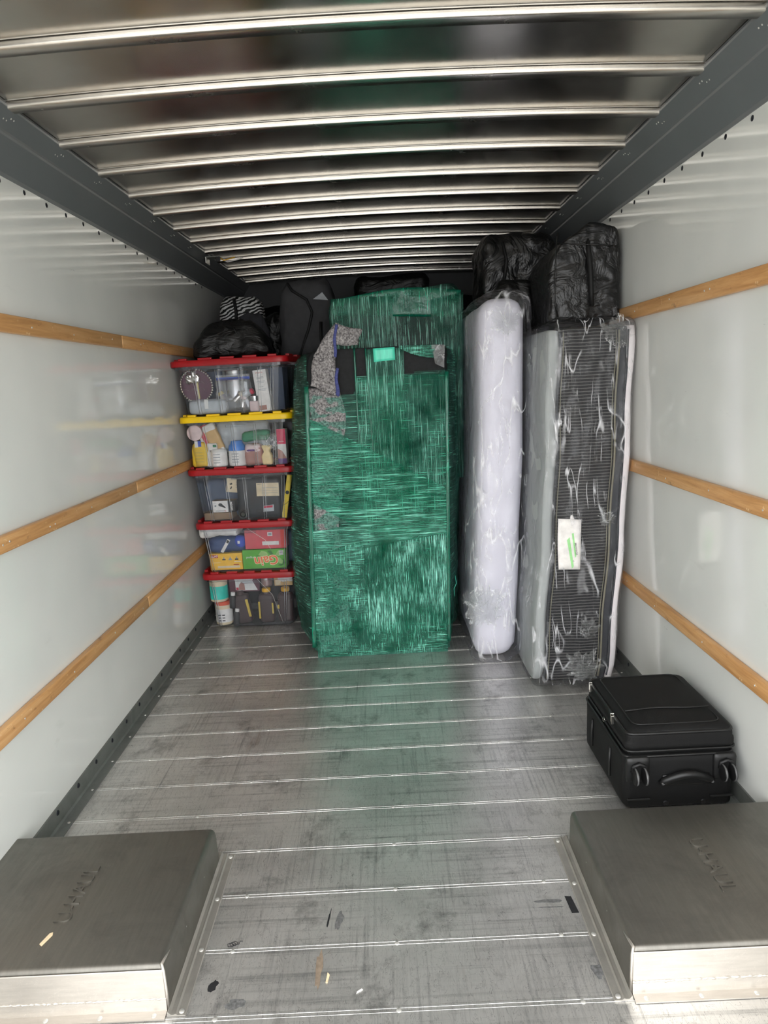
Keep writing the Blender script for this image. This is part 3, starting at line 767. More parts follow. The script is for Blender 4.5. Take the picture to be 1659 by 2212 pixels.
# taller piece behind
LF2 = [(0, -.25), (1.9, -.262)]; RF2 = [(0, .385), (.7, .415), (1.4, .455), (1.95, .465)]
LB2 = [(0, -.262), (1.9, -.28)]; RB2 = [(0, .385), (.7, .415), (1.5, .458), (1.95, .468)]
sl = lambda x, z: max(0, (z-1.7)/.25)*(.020*math.sin((x+.26)*5.2-1.7)*.9+.03*max(0, x-.2)/.3-.012)
rt2, ring2, zs2 = wrapped('wrapped_furniture', 'taller dark furniture piece in dark green stretch wrap, standing behind the other wrapped piece', 4.09, 4.53, 1.945, LF2, RF2, LB2, RB2, rtop=.05, slump=sl)
to(rt2, loft('furniture_body', [ring2(z, -.012) for z in zs2], 'black_upholstery', rt2))
to(rt2, loft('stretch_wrap', [resample(ring2(1.955*i/110, .004), 170) for i in range(111)], 'dark_green_wrap', rt2, (False, True), True, None,
             lambda v: .004*fbm((v.x*10, v.y*10, v.z*1.2), 2., 3)+.003*fbm(v, 10, 5)))
Yb = 4.082
to(rt2, patch('wrap_band', (-.255, Yb, 1.84), (.44, Yb, 1.80), (.47, Yb+.004, 1.955), (-.25, Yb+.004, 1.945), 'green_wrap_edge', rt2, 24, 8, .001, lambda s, t, p: (0, -.002*fbm(p, 14, 2), .02*math.sin(s*5-1.2)*t)))
to(rt2, patch('wrap_band', (-.26, Yb-.003, 1.2), (.06, Yb-.003, 1.2), (.09, Yb-.003, 1.93), (-.26, Yb-.003, 1.93), 'dark_green_wrap', rt2, 24, 20, .001, lambda s, t, p: (0, -.003*fbm((p.x*20, 0, p.z*2), 2., 4), 0)))
to(rt2, patch('wrap_band', (.26, Yb-.003, .9), (.45, Yb-.003, .9), (.48, Yb-.003, 1.93), (.30, Yb-.003, 1.90), 'dark_green_wrap', rt2, 20, 24, .001, lambda s, t, p: (0, -.004*fbm((p.x*18+p.z*3, 0, p.z*2), 2., 8), 0)))

# ------------------------------------------------------------------ mattresses
def lean_white(p):
    z = p.z; s = lerp_tab([(0, -.05), (.1, -.035), (.6, -.01), (1.2, .025), (1.85, .035)], z)
    return (p.x+s, p.y, p.z)
rt = empty('mattress', (.566, 4.1, 0), 'thick white mattress on end in clear plastic, left of the striped mattress', 'mattress')
soft('mattress_body', .228, 1.22, 1.82, .085, 26, 'mattress_lilac_white', rt, .006, 3, 2, 0, lean_white, (0, .02, .012))
def bagdef(p):
    q = Vector(lean_white(p))
    if p.y < -.5:                              # crumples towards the near end
        q.y += -.010*ridge(p, 5.5, 2.)-.006*ridge(p, 14, 4.)
    q.x += .012*fbm(p, 4, 9)
    if q.x < 0: q.x -= .10*max(0, math.sin(p.z*2.2))*max(0, .25-abs(p.y+.5))
    return q
soft('plastic_bag', .258, 1.30, 1.865, .09, 56, 'mattress_bag_film', rt, .004, 5, 6, .006, bagdef, (0, .0, .0), True, 9)
# tail of the bag bunched low at the near left
def tail(name, par, base, pts, mat, th=.0015, amp=.02, seed=1.):
    A, B, C, D = [Vector(p)-par.location for p in pts]
    return patch(name, A, B, C, D, mat, par, 16, 16, th, lambda s, t, p: (amp*.6*ridge(p, 16, seed), -amp*abs(ridge(p, 20, seed+3)), amp*.3*ridge(p, 18, seed+7)))
def gather(par, c, r, seed, nrm_y=-1, up=1.):
    """radial bunch of film pulled into a knot"""
    rnd = random.Random(seed); na, nr_ = 48, 7; c = Vector(c)-par.location
    spk = [.55+.45*rnd.random()*(1.0 if rnd.random() > .4 else .5) for _ in range(na)]
    V = [c+Vector((0, -.030, 0))]; F = []
    for k in range(1, nr_+1):
        for i in range(na):
            a = 2*PI*i/na; rr_ = r*spk[i]*k/nr_*(1+.25*math.sin(a)*up)
            pl = .009*(1 if i % 2 else -.4)*math.sin(PI*min(1, k/nr_*.9))*rnd.uniform(.5, 1.2)
            V.append(c+Vector((rr_*math.cos(a), -.030*(1-k/nr_)**2-.001-pl-.002, rr_*math.sin(a))))
    for i in range(na):
        F.append((0, 1+i, 1+(i+1) % na))
        for k in range(nr_-1):
            p_ = 1+k*na; F.append((p_+i, p_+na+i, p_+na+(i+1) % na, p_+(i+1) % na))
    return link('bag_gather', V, F, 'crumpled_film', par, False)
gather(rt, (.47, 3.43, .30), .13, 3)
gather(rt, (.40, 3.44, .36), .06, 5)
gather(rt, (.60, 3.432, 1.70), .09, 8)

def lean_dark(p):
    s = lerp_tab([(0, -.098), (.05, -.084), (.42, -.056), (.85, -.026), (1.47, -.002), (1.69, .003)], p.z)
    s += .004*math.sin(p.z*13)
    return (p.x+s, p.y, p.z)
DX, DY = .93, 4.17
rt = empty('mattress', (DX, DY, 0), 'dark striped pillow-top mattress on its side in clear plastic, leaning on the right wall', 'mattress')
YF = 3.19-DY
def slab(name, x0, x1, y0, r, mat, z0=.012, z1=1.655, amp=.003, n=22, sd=1.):
    cx = (x0+x1)/2-DX
    L = 5.05-y0
    return soft(name, x1-x0, L, z1-z0, r, n, mat, rt, amp, 6, sd, 0, lambda p: lean_dark((Vector((p.x+cx, p.y+(y0+5.05)/2-DY, p.z+z0)))), None)
slab('base_panel', .735, .800, 3.215, .028, 'mattress_grey_fabric', sd=2.)
slab('striped_border', .786, 1.048, 3.192, .020, 'striped_border_fabric', sd=3., amp=.004)
slab('charcoal_border', 1.046, 1.090, 3.196, .014, 'charcoal_fabric', sd=4.)
slab('pillow_top', 1.086, 1.120, 3.186, .014, 'pillow_top_white', sd=5., amp=.006)
for x, y, mt, r in ((.788, 3.186, 'charcoal_fabric', .0065), (1.046, 3.187, 'gold_piping', .0045), (1.034, 3.188, 'gold_piping', .002), (1.090, 3.194, 'charcoal_fabric', .005), (.802, 3.188, 'gold_piping', .002)):
    P = []
    for i in range(40):
        z = .035+1.6*i/39; q = lean_dark(Vector((x-DX, y-DY, z))); P.append(q)
    tube('piping', P, r, mt, rt, 6)
def bag2(p):
    q = Vector(lean_dark(p))
    if p.y < -.85: q.y += -.008*ridge(p, 6, 3.)-.005*ridge(p, 15, 1.)
    if p.x < 0: q.x -= .018*math.exp(-((p.z-.25)/.25)**2)+.008*fbm(p, 5, 2)
    return q
slb = soft('plastic_bag', .380, 1.93, 1.69, .045, 60, 'mattress_bag_film', rt, .003, 5, 6, .005, lambda p: bag2(Vector((p.x-.003, p.y-.045, p.z))), None, True, 9)
gather(rt, (.880, 3.135, .095), .10, 11)
gather(rt, (.884, 3.130, .075), .07, 12)
gather(rt, (1.03, 3.145, 1.60), .085, 13)
gather(rt, (.985, 3.137, .80), .05, 14)
gather(rt, (.90, 3.137, .28), .06, 15)
# the card tucked on the end
yc = 3.147
def W(x, z, y=yc): return Vector((x, y, z))-rt.location
card = patch('care_card', W(.768, .578), W(.866, .574), W(.872, .806), W(.768, .815), 'white_paper', rt, 6, 10, .001, lambda s, t, p: (-.004*math.sin(PI*t)*(1-s), -.002*math.sin(PI*t), 0))
patch('card_tab', W(.820, .806), W(.842, .806), W(.834, .828), W(.824, .828), 'white_paper', rt, 2, 2, .001)
poly('card_stripe', [W(.806, .715, yc-.0035), W(.818, .728, yc-.0035), W(.836, .592, yc-.0035), W(.828, .580, yc-.0035)], (0, -1, 0), .0004, 'tag_green', card)
poly('card_stripe', [W(.828, .744, yc-.0035), W(.836, .748, yc-.0035), W(.848, .640, yc-.0035), W(.842, .630, yc-.0035)], (0, -1, 0), .0004, 'tag_green', card)
text('card_print', 'PROTEGE', .0135, W(.846, .672, yc-.0036), (.12, 0, -1), (1, 0, .12), 'ink', card, .0002)
text('card_print', '12', .010, W(.834, .616, yc-.0036), (.12, 0, -1), (1, 0, .12), 'ink', card, .0002)

# ------------------------------------------------------------------ suitcase
sc_ = empty('suitcase', (.938, 2.44, 0), 'black soft-sided wheeled suitcase lying flat on the floor by the right wall', 'suitcase')
def sb(name, x0, x1, y0, y1, z0, z1, r, mat, n=10, fn=None, par=None):
    return soft(name, x1-x0, y1-y0, z1-z0, r, n, mat, par or sc_, .0015, 9, 3, 0, (lambda p: fn(Vector((p.x+(x0+x1)/2-.938, p.y+(y0+y1)/2-2.44, p.z+z0)))) if fn else (lambda p: (p.x+(x0+x1)/2-.938, p.y+(y0+y1)/2-2.44, p.z+z0)))
sb('body', .752, 1.084, 2.226, 2.665, .006, .198, .022, 'suitcase_nylon', 14)
def dome(p):
    u, v = p.x/.18, p.y/.21
    if p.z > .25: p = Vector((p.x, p.y, p.z+.026*max(0, 1-u*u*.7)*max(0, 1-v*v*.6)))
    if p.z > .24: p.x *= .965
    return p
sb('front_pocket', .758, 1.090, 2.232, 2.652, .206, .272, .020, 'suitcase_nylon', 18, dome)
sb('zip_gusset', .768, 1.080, 2.240, 2.645, .188, .216, .010, 'suitcase_trim', 8)
def loop_rect(x0, x1, y0, y1, z, r=.03, fn=None):
    L = rpoly([(x0, y0), (x1, y0), (x1, y1), (x0, y1)], r, 5)
    out = []
    for p in L:
        v = Vector((p.x-.938, p.y-2.44, z)); out.append(fn(v) if fn else v)
    return out
tube('piping', loop_rect(.753, 1.083, 2.227, 2.664, .194), .0045, 'suitcase_trim', sc_, 6, True)
tube('piping', loop_rect(.757, 1.091, 2.231, 2.653, .210), .0040, 'suitcase_trim', sc_, 6, True)
tube('piping', loop_rect(.762, 1.083, 2.234, 2.650, .268), .0050, 'suitcase_trim', sc_, 6, True)
tube('piping', loop_rect(.790, 1.055, 2.262, 2.625, .286), .0022, 'suitcase_trim', sc_, 5, True)
tube('pocket_seam', [Vector((x-.938, 2.345-2.44+.004*math.sin(x*30), .2955+.0022*math.sin((x-.79)/.265*PI))) for x in [.79+.265*i/10 for i in range(11)]], .003, 'suitcase_trim', sc_, 5)
for (x0, x1) in ((.755, .826), (1.018, 1.086)):
    hs = sb('wheel_housing', x0, x1, 2.214, 2.232, .108, .196, .010, 'suitcase_trim', 6)
    xc = (x0+x1)/2-.938
    ar = tube('fork', [(xc-.018, 2.214-2.44, .150), (xc-.016, 2.208-2.44, .172), (xc, 2.206-2.44, .180), (xc+.016, 2.208-2.44, .172), (xc+.018, 2.214-2.44, .150)], .006, 'black_rubber', sc_, 8)
    for dx in (-.014, .014):
        wh = lathe('wheel', [(.006, -.005), (.020, -.006), (.0265, -.004), (.0265, .004), (.020, .006), (.006, .005)], 'black_rubber', sc_, 20, (0, 0, 0), 'x')
        wh.location = (xc+dx, 2.198-2.44, .142)
        tr_ = lathe('wheel_rim', [(.0268, -.0022), (.0275, -.001), (.0275, .001), (.0268, .0022)], 'grey_wheel', wh, 20, (0, 0, 0), 'x')
arc = [(-.080+.16*i/14, 2.221-2.44-.016*math.sin(PI*i/14), .102+.036*math.sin(PI*i/14)) for i in range(15)]
gh = tube('grab_handle', [(x+.0, y, z) for x, y, z in arc], [.008]+[.013]*13+[.008], 'suitcase_trim', sc_, 8)
sb('handle_plate', .866, 1.010, 2.220, 2.230, .090, .128, .004, 'suitcase_trim', 5)
for x in (-.074, 0, .074):
    d_ = lathe('rivet', [(.0001, .003), (.004, .0024), (.005, 0)], 'grey_wheel', gh, 10, (0, 0, 0), 'y'); d_.location = (x, 2.219-2.44-.010*(1-abs(x)/.08)-.009, .104+(.036 if x == 0 else .002))
for x in (-.178, .072): box('corner_guard', x, x+.07, 2.217-2.44, 2.226-2.44, .044, .052, 'suitcase_trim', sc_, .003)
for x in (-.06, .055): lathe('foot', [(.0001, .004), (.007, .003), (.009, 0)], 'black_rubber', sc_, 10, (x, 2.224-2.44, .028), 'y')
for y in (2.36, 2.56): tube('side_rail', [(.750-.938, y-2.44, .05), (.748-.938, y-2.44, .10), (.750-.938, y-2.44, .155)], .0045, 'suitcase_trim', sc_, 6)
for y, z in ((2.355, .262), (2.60, .262)):
    zp = box('zip_pull', .748-.938, .757-.938, y-2.44-.013, y-2.44-.009, z-.014, z+.016, 'chrome', sc_, .0012)
    box('zip_pull', .750-.938, .762-.938, y-2.44+.002, y-2.44+.006, z-.012, z+.018, 'chrome', sc_, .0012)
tube('zip_ring', [(.750-.938+.002*math.sin(a), 2.43-2.44+.007*math.cos(a), .222+.007*math.sin(a)) for a in [2*PI*i/10 for i in range(10)]], .0014, 'chrome', sc_, 5, True)
tube('padlock_loop', [(.750-.938, 2.40-2.44, .232), (.744-.938, 2.415-2.44, .226), (.746-.938, 2.43-2.44, .222)], .0018, 'suitcase_trim', sc_, 5)

sc_.scale = (1.10, 1.06, 1.03); sc_.location = (.945, 2.39, 0)

# ------------------------------------------------------------------ bags
def bag(name, label, cat, c, d, r, mat, amp, ramp_, seed, fn=None, n=30, sc=5, rsc=None, rz=0):
    rt = empty(name, c, label, cat, rz=rz)
    b = soft('bag_body', d[0], d[1], d[2], r, n, mat, rt, amp, sc, seed, ramp_, fn, None, True, rsc)
    return rt, b
def taper(k, tw=0, sh=0, top=0):
    def f(p):
        t = p.z
        s = 1-k*t
        return Vector((p.x*s+sh*t, p.y*s, p.z+top*p.x))
    return f
def bagtop(p):
    t = max(0, p.z-.26)/.14                      # peaked top, falling away to the left
    return Vector((p.x*(1-.22*t)+.02*t, p.y, p.z-.075*t*max(0, -p.x/.16)-.035*t*max(0, p.x/.16-.35)+.02*t))
rt, b = bag('storage_bag', 'big black plastic zip bag with handle strap on top of the striped mattress', 'bag', (.955, 3.62, 1.695), (.325, .50, .40), .020, 'black_bag_film', .008, .007, 4., bagtop, 40, 5, 9)
yf = -.262
tube('handle_strap', [(.012, yf+.02, .36), (.010, yf-.004, .31), (.016, yf-.012, .22), (.020, yf-.012, .12), (.025, yf-.004, .06)], [.010, .011, .013, .012, .010], 'black_strap', rt, 4)
tube('seam_piping', [(-.125, yf+.015, .39), (-.137, yf-.002, .30), (-.140, yf-.006, .2), (-.145, yf-.004, .1), (-.13, yf, .02)], .0035, 'black_bag_film', rt, 5)
tube('seam_piping', [(-.125, yf+.01, .345), (-.04, yf-.006, .332), (.06, yf-.004, .325), (.12, yf, .318)], .003, 'black_bag_film', rt, 5)
rt, b = bag('storage_bag', 'crumpled black plastic bag behind, up against the roof ribs', 'bag', (.79, 4.22, 1.87), (.42, .40, .34), .06, 'black_bag_film', .02, .014, 9., taper(.2), 30, 5, 7)
tube('handle_strap', [(-.10, -.21, .30), (-.08, -.225, .2), (-.10, -.22, .08)], .009, 'black_strap', rt, 4)
rt, b = bag('trash_bag', 'dark sagging bag wedged between the white and the striped mattress tops', 'bag', (.72, 3.95, 1.70), (.20, .36, .24), .05, 'black_bag_soft', .015, .008, 2., taper(.3), 22)
rt, b = bag('trash_bag', 'glossy black garbage bag slumped on the red lid of the highest bin', 'bag', (-.88, 4.45, 1.655), (.50, .30, .20), .07, 'black_bag_soft', .02, .012, 3., taper(1.9), 28, 5, 8)
tube('bag_tie', [(-.02, -.10, .185), (.03, -.13, .17), (.05, -.15, .13)], [.008, .006, .003], 'black_bag_soft', rt, 6)
rt, b = bag('cloth_bundle', 'slate grey cloth bundle behind the slumped garbage bag', 'cloth', (-.84, 4.80, 1.612), (.30, .12, .33), .05, 'slate_cloth', .02, .01, 6., lambda p: Vector((p.x*(1.1-1.9*p.z)+.05*p.z, p.y*(1-1.2*p.z), p.z)), 24)
rt, b = bag('zebra_bag', 'zebra striped bag standing at the back left corner', 'bag', (-.93, 5.08, 1.62), (.34, .22, .46), .07, 'zebra_print', .012, .006, 5., taper(.45), 26)
tube('handle_strap', [(-.03, -.115, .45), (-.02, -.122, .36), (-.03, -.125, .25), (-.01, -.12, .1)], .011, 'black_strap', rt, 4)
rt, b = bag('duffel_bag', 'grey duffel bag with black straps left of the taller wrapped piece', 'bag', (-.46, 4.88, 1.64), (.36, .46, .49), .09, 'grey_duffel', .012, .012, 8., taper(.22, 0, .03, .05), 28, 4, 6)
tube('zip_strap', [(-.10, -.20, .47), (-.07, -.232, .42), (.02, -.238, .36), (.05, -.243, .28), (.02, -.243, .18), (-.03, -.235, .06), (-.05, -.225, .01)], [.009]*7, 'black_strap', rt, 5)
box('zip_pull', -.058, -.050, -.240, -.234, -.028, .004, 'chrome', rt, .001)
poly('paper_tag', [(.06, -.242, .36), (.12, -.236, .40), (.155, -.232, .35), (.11, -.240, .355)], (0, -1, 0), .001, 'mid_grey', rt)
tube('side_strap', [(.10, -.24, .22), (.095, -.245, .12), (.105, -.24, .02)], .010, 'black_strap', rt, 4)
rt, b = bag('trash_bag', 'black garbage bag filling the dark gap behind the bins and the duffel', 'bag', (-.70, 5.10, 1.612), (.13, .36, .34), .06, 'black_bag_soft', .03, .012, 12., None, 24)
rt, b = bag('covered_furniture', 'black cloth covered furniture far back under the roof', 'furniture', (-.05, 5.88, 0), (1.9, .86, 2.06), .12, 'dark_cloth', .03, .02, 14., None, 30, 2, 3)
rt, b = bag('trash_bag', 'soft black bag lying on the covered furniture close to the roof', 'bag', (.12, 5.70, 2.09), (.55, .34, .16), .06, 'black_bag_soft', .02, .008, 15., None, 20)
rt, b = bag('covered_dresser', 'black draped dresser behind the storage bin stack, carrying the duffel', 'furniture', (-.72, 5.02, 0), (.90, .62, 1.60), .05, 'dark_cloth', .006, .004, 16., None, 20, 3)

# ------------------------------------------------------------------ storage bins and what is in them
YAWS = (-.05, -.05, -.07, -.10, -.115)
#        lid x0, x1, base z, lid z(bottom, top), front y, depth, lid material, rib fractions
BINS = [(-1.158, -.556, .004, .322, .358, 4.215, .44, 'red_lid', (.06, .9), 'clear tote with red lid, lowest of the stack, holding brown bottles'),
        (-1.160, -.540, .362, .645, .682, 4.185, .44, 'red_lid', (.05, .93), 'clear tote with red lid, second from the floor, holding green and yellow boxes'),
        (-1.165, -.512, .686, .975, 1.010, 4.155, .45, 'red_lid', (.12, .33, .52, .72, .92), 'clear tote with red lid, middle of the stack, holding dark tool cases'),
        (-1.172, -.495, 1.014, 1.287, 1.322, 4.125, .46, 'yellow_lid', (.18, .46, .68, .87), 'clear tote with the yellow lid, packed with bottles and packets'),
        (-1.186, -.492, 1.326, 1.607, 1.642, 4.105, .46, 'red_lid', (.16, .38, .60, .78, .9), 'clear tote with red lid on top of the stack, holding a mauve platter')]
def rrect(w, d, r, n=5): return rpoly([(-w/2, -d/2), (w/2, -d/2), (w/2, d/2), (-w/2, d/2)], r, n)
BF = []
for bi, (x0, x1, zb, zl0, zl1, yf, dp_, lm, ribs, lab) in enumerate(BINS):
    wlid = x1-x0; xc = (x0+x1)/2
    rt = empty('storage_bin', (xc, yf+dp_/2, zb), lab, 'storage bin', rz=YAWS[bi])
    hb = zl0-zb+.012
    wt, dt = wlid-.062, dp_-.05; wb, db = wt*.905, dt*.90
    rings = []
    def perim(w_, d_, amp):
        out = []
        L = resample(rrect(w_, d_, .045), 200)
        for p in L:
            o = 0
            if p.y < -d_/2+.004:
                f = (p.x+w_/2)/w_
                for rb in ribs:
                    if abs(f-rb) < .011: o = -amp
            if p.x > w_/2-.004 or p.x < -w_/2+.004:
                f = (p.y+d_/2)/d_
                for rb in (.25, .5, .75):
                    if abs(f-rb) < .02: o = amp*(1 if p.x > 0 else -1); out.append((p.x+o, p.y)); o = None; break
                if o is None: continue
            out.append((p.x, p.y+o))
        return out
    lv = [0, .006, .02, .06, .5, .9, 1]
    for t in lv:
        k = 1-.04*(1-min(1, t/.02))
        rings.append([(x, y, hb*t) for x, y in perim((wb+(wt-wb)*t)*k, (db+(dt-db)*t)*k, .005 if .01 < t < .95 else 0)])
    body = loft('body', rings, 'clear_bin_plastic', rt, (True, False)); sharp(body, 30)
    rim = loft('rim', [[(x, y, z) for x, y in perim(w_, d_, 0)] for w_, d_, z in ((wt, dt, hb-.03), (wt+.022, dt+.022, hb-.03), (wt+.022, dt+.022, hb-.004), (wt, dt, hb-.004))], 'clear_bin_plastic', rt, (False, False)); sharp(rim, 30)
    box('label_ledge', -.06, .06, -dt/2-.014, -dt/2-.002, hb-.046, hb-.032, 'clear_bin_plastic', rt, .003)
    for rb in ribs:
        for e_ in (-.012, .012):
            xb_, xt_ = (rb+e_-.5)*wb, (rb+e_-.5)*wt
            tube('rib_edge_glint', [(xb_, -db/2-.003, .006), (xt_, -dt/2-.003, hb-.034)], .0016, 'rib_glint_plastic', rt, 4)  # thin bars on the rib edges, whitened to paint in their highlights
    # lid: rolled skirt, deck and raised rim tabs
    z0, z1 = zl0-zb, zl1-zb
    def lr(ins, z): return [(p.x, p.y, z) for p in resample(rrect(wlid-2*ins, dp_+.01-2*ins, .055), 96)]
    lid = loft('lid', [lr(.006, z0+.004), lr(.001, z0), lr(0, z0+.004), lr(0, z1-.008), lr(.003, z1-.002), lr(.008, z1), lr(.028, z1), lr(.032, z1-.004)], lm, rt, (False, True)); sharp(lid, 40)
    nt_ = 5
    for i in range(nt_):
        cx = -wlid/2+.085+(wlid-.17)*i/(nt_-1); ln = (wlid-.17)/(nt_-1)*.62 if i not in (0, nt_-1) else .05
        for sy_ in (-1, 1):
            ya_0, ya_1 = sorted((sy_*(dp_/2-.026), sy_*(dp_/2-.004)))
            box('rim_tab', cx-ln/2, cx+ln/2, ya_0, ya_1, z1-.003, z1+.011, lm, lid, .003)
    for sx_ in (-1, 1):
        for yy in (-.1, .1):
            xa, xb = sorted((sx_*(wlid/2-.026), sx_*(wlid/2-.004))); box('rim_tab', xa, xb, yy-.05, yy+.05, z1-.003, z1+.011, lm, lid, .003)
    for sx_ in (-1, 1): box('latch', sx_*(wlid/2-.012)-.012, sx_*(wlid/2-.012)+.012, -.05, .05, z0-.018, z0+.004, 'clear_bin_plastic', rt, .004)
    BF.append((xc, yf, dp_, zb, wb, db, rt))
    if bi in (0, 1):   # hairline crack / string down the right front
        P = [(wt*.08, -dt/2-.008, hb-.02), (wt*.24, -dt/2-.004, hb*.62), (wt*.29, -dt/2+.002, hb*.32), (wt*.33, -db/2-.004, .02)] if bi == 0 else [(wt*.02, -dt/2-.008, hb-.02), (wt*.2, -dt/2-.004, hb*.68), (wt*.25, -dt/2, hb*.48)]
        tube('crease_line', P, .0011, 'fog_white', rt, 4)
    if bi == 1: tube('wire_loop', [(wt/2+.002, -.16, hb*.95), (wt/2+.008, -.17, hb*.7), (wt/2+.018, -.175, hb*.45), (wt/2+.012, -.17, hb*.2), (wt/2-.008, -.165, hb*.05)], .0014, 'fog_white', rt, 4)
def IN(b, x, dy, z):
    """world point inside bin b: x across, dy behind the inside of its front wall"""
    xc, yf, d, zb, wb, db, _ = BF[b]
    lx = x-xc; ly = -db/2+.006+dy; YAW = YAWS[b]
    return Vector((xc+lx*math.cos(YAW)-ly*math.sin(YAW), yf+d/2+lx*math.sin(YAW)+ly*math.cos(YAW), z))
def thing(name, b, x, dy, z, label, cat, rz=None, group=None): return empty(name, IN(b, x, dy, z), label, cat, group, rz=YAWS[b] if rz is None else rz)
def carton(name, b, x0, x1, z0, z1, dy, dep, mat, label, cat='box', bev=.0015, tilt=0):
    rt = thing(name, b, (x0+x1)/2, dy+dep/2, z0, label, cat)
    rt.rotation_euler = (0, tilt, rt.rotation_euler.z)
    w_ = x1-x0; h = z1-z0
    o = box('carton', -w_/2, w_/2, -dep/2, dep/2, 0, h, mat, rt, bev, 1)
    return rt, w_, h, -dep/2-.0006
def face(rt, name, pts, y, mat, th=.0004, par=None): return poly(name, [(p[0], y, p[1]) for p in pts], (0, -1, 0), th, mat, par or rt)
def rect(rt, name, x0, x1, z0, z1, y, mat, th=.0004): return face(rt, name, [(x0, z0), (x1, z0), (x1, z1), (x0, z1)], y, mat, th)
XD, ZD = (1, 0, 0), (0, 0, 1)

# bin 1 (floor)
F1 = .010
rt = thing('canister', 0, -1.062, .05, F1, 'cream jar with printed label and orange lid in the lowest tote', 'jar')
lathe('jar_body', [(.045, 0), (.052, .006), (.053, .11), (.048, .125), (.045, .13)], 'beige', rt, 24)
lathe('jar_lid', [(.047, .128), (.047, .148), (.044, .151)], 'orange_lid', rt, 24)
lab_ = lathe('jar_label', [(.0536, .02), (.0536, .105)], 'white_paper', rt, 24)
for i in range(6): box('label_print', -.024+.024*(i % 2), -.006+.024*(i % 2), -.0546, -.0538, .03+.018*(i//2), .036+.018*(i//2), 'ink', rt)
rt = thing('canister', 0, -1.083, .05, F1+.152, 'white tub with a wide turquoise label in the lowest tote', 'tub')
lathe('tub_body', [(.048, 0), (.054, .005), (.055, .13), (.05, .136)], 'beige', rt, 24)
lathe('tub_label', [(.0556, .018), (.0556, .102)], 'turquoise', rt, 24)
lathe('tub_lid', [(.056, .122), (.056, .142), (.053, .145)], 'beige', rt, 24)
def brown_bottle(x, tilt, lab, cap=True, dy=.06):
    rt = thing('syrup_bottle', 0, x, dy, F1, lab, 'bottle', group=None); rt.rotation_euler = (0, tilt, rt.rotation_euler.z)
    soft('bottle_body', .098, .07, .185, .022, 8, 'cocoa', rt, .001, 5, 1)
    box('shoulder_ridge', -.046, .046, -.036, .036, .148, .152, 'cocoa', rt, .001)
    lathe('neck', [(.024, .18), (.021, .20), (.019, .205)], 'cocoa', rt, 16)
    if cap: lathe('cap', [(.027, .197), (.028, .203), (.027, .217), (.024, .219)], 'cap_yellow', rt, 18)
    return rt
rt = brown_bottle(-.925, -.14, 'dark brown bottle tilted to the left in the lowest tote', False)
face(rt, 'label_strip', [(.030, .155), (.047, .155), (.049, .04), (.034, .04)], -.0365, 'label_yellow')
rt = brown_bottle(-.785, 0., 'dark brown bottle with yellow cap standing in the middle of the lowest tote')
rect(rt, 'label_strip', -.049, -.038, .03, .14, -.0365, 'label_yellow'); rect(rt, 'label_strip', .036, .046, .06, .13, -.0365, 'label_yellow')
rt = brown_bottle(-.668, .02, 'dark brown bottle with yellow cap at the right end of the lowest tote')
rect(rt, 'label_strip', -.048, -.036, .09, .115, -.0365, 'label_yellow')
for (x, z, tl, lb) in ((-1.00, F1+.105, .1, 'small black bottle with white cap, upper of two in the lowest tote'), (-.985, F1, .15, 'small black bottle with white cap, lower of two in the lowest tote')):
    rt = thing('small_bottle', 0, x, .03, z, lb, 'bottle'); rt.rotation_euler = (0, tl, rt.rotation_euler.z)
    lathe('bottle_body', [(.018, 0), (.02, .004), (.02, .07), (.012, .082)], 'ink', rt, 16); lathe('cap', [(.014, .082), (.014, .1), (.012, .102)], 'white_paper', rt, 16)
rt, w_, h, y = carton('snack_package', 0, -1.022, -.832, .205, .318, .075, .03, 'maroon', 'maroon and white printed snack package under the lowest red lid', 'package')
face(rt, 'print_white', [(-.075, .113), (-.02, .113), (.02, .113), (.075, .113), (.055, .07), (.085, .008), (-.03, .008), (-.055, .012), (-.055, .07)], y, 'fog_white')
face(rt, 'print_picture', [(-.035, .012), (.005, .010), (.002, .05), (-.015, .065), (-.032, .045)], y-.0004, 'rose_brown'); face(rt, 'print_picture', [(-.02, .113), (-.008, .113), (-.014, .085)], y-.0004, 'crimson'); rect(rt, 'print_picture', -.052, -.036, .012, .028, y-.0004, 'crimson')
rt = thing('glass_jar', 0, -.787, .1, F1+.222, 'small glass jar of pale food above the brown bottles', 'jar')
lathe('glass', [(.036, 0), (.038, .006), (.038, .07), (.033, .078)], 'clear_film_bag', rt, 18); lathe('food', [(.033, .004), (.035, .01), (.034, .06)], 'rose_brown', rt, 14); soft('food_piece', .03, .03, .03, .012, 4, 'beige', rt, .003, 20, 2, 0, None, (0, -.02, .03)); lathe('jar_lid', [(.037, .078), (.037, .09), (.034, .092)], 'mid_grey', rt, 18)
rt, w_, h, y = carton('garlic_package', 0, -.735, -.620, .232, .312, .085, .03, 'tan_pack', 'tan package printed with white bulbs at the right of the lowest tote', 'package')
for i in range(4): o = soft('print_bulb', .028, .006, .04, .0025, 4, 'fog_white', rt, .001, 20, i, 0, None, (-.02+.022*i, y-.001, .03-.004*(i % 2)))
soft('print_bulb', .034, .006, .034, .0025, 4, 'beige', rt, .001, 20, 8, 0, None, (-.034, y-.001, .006))

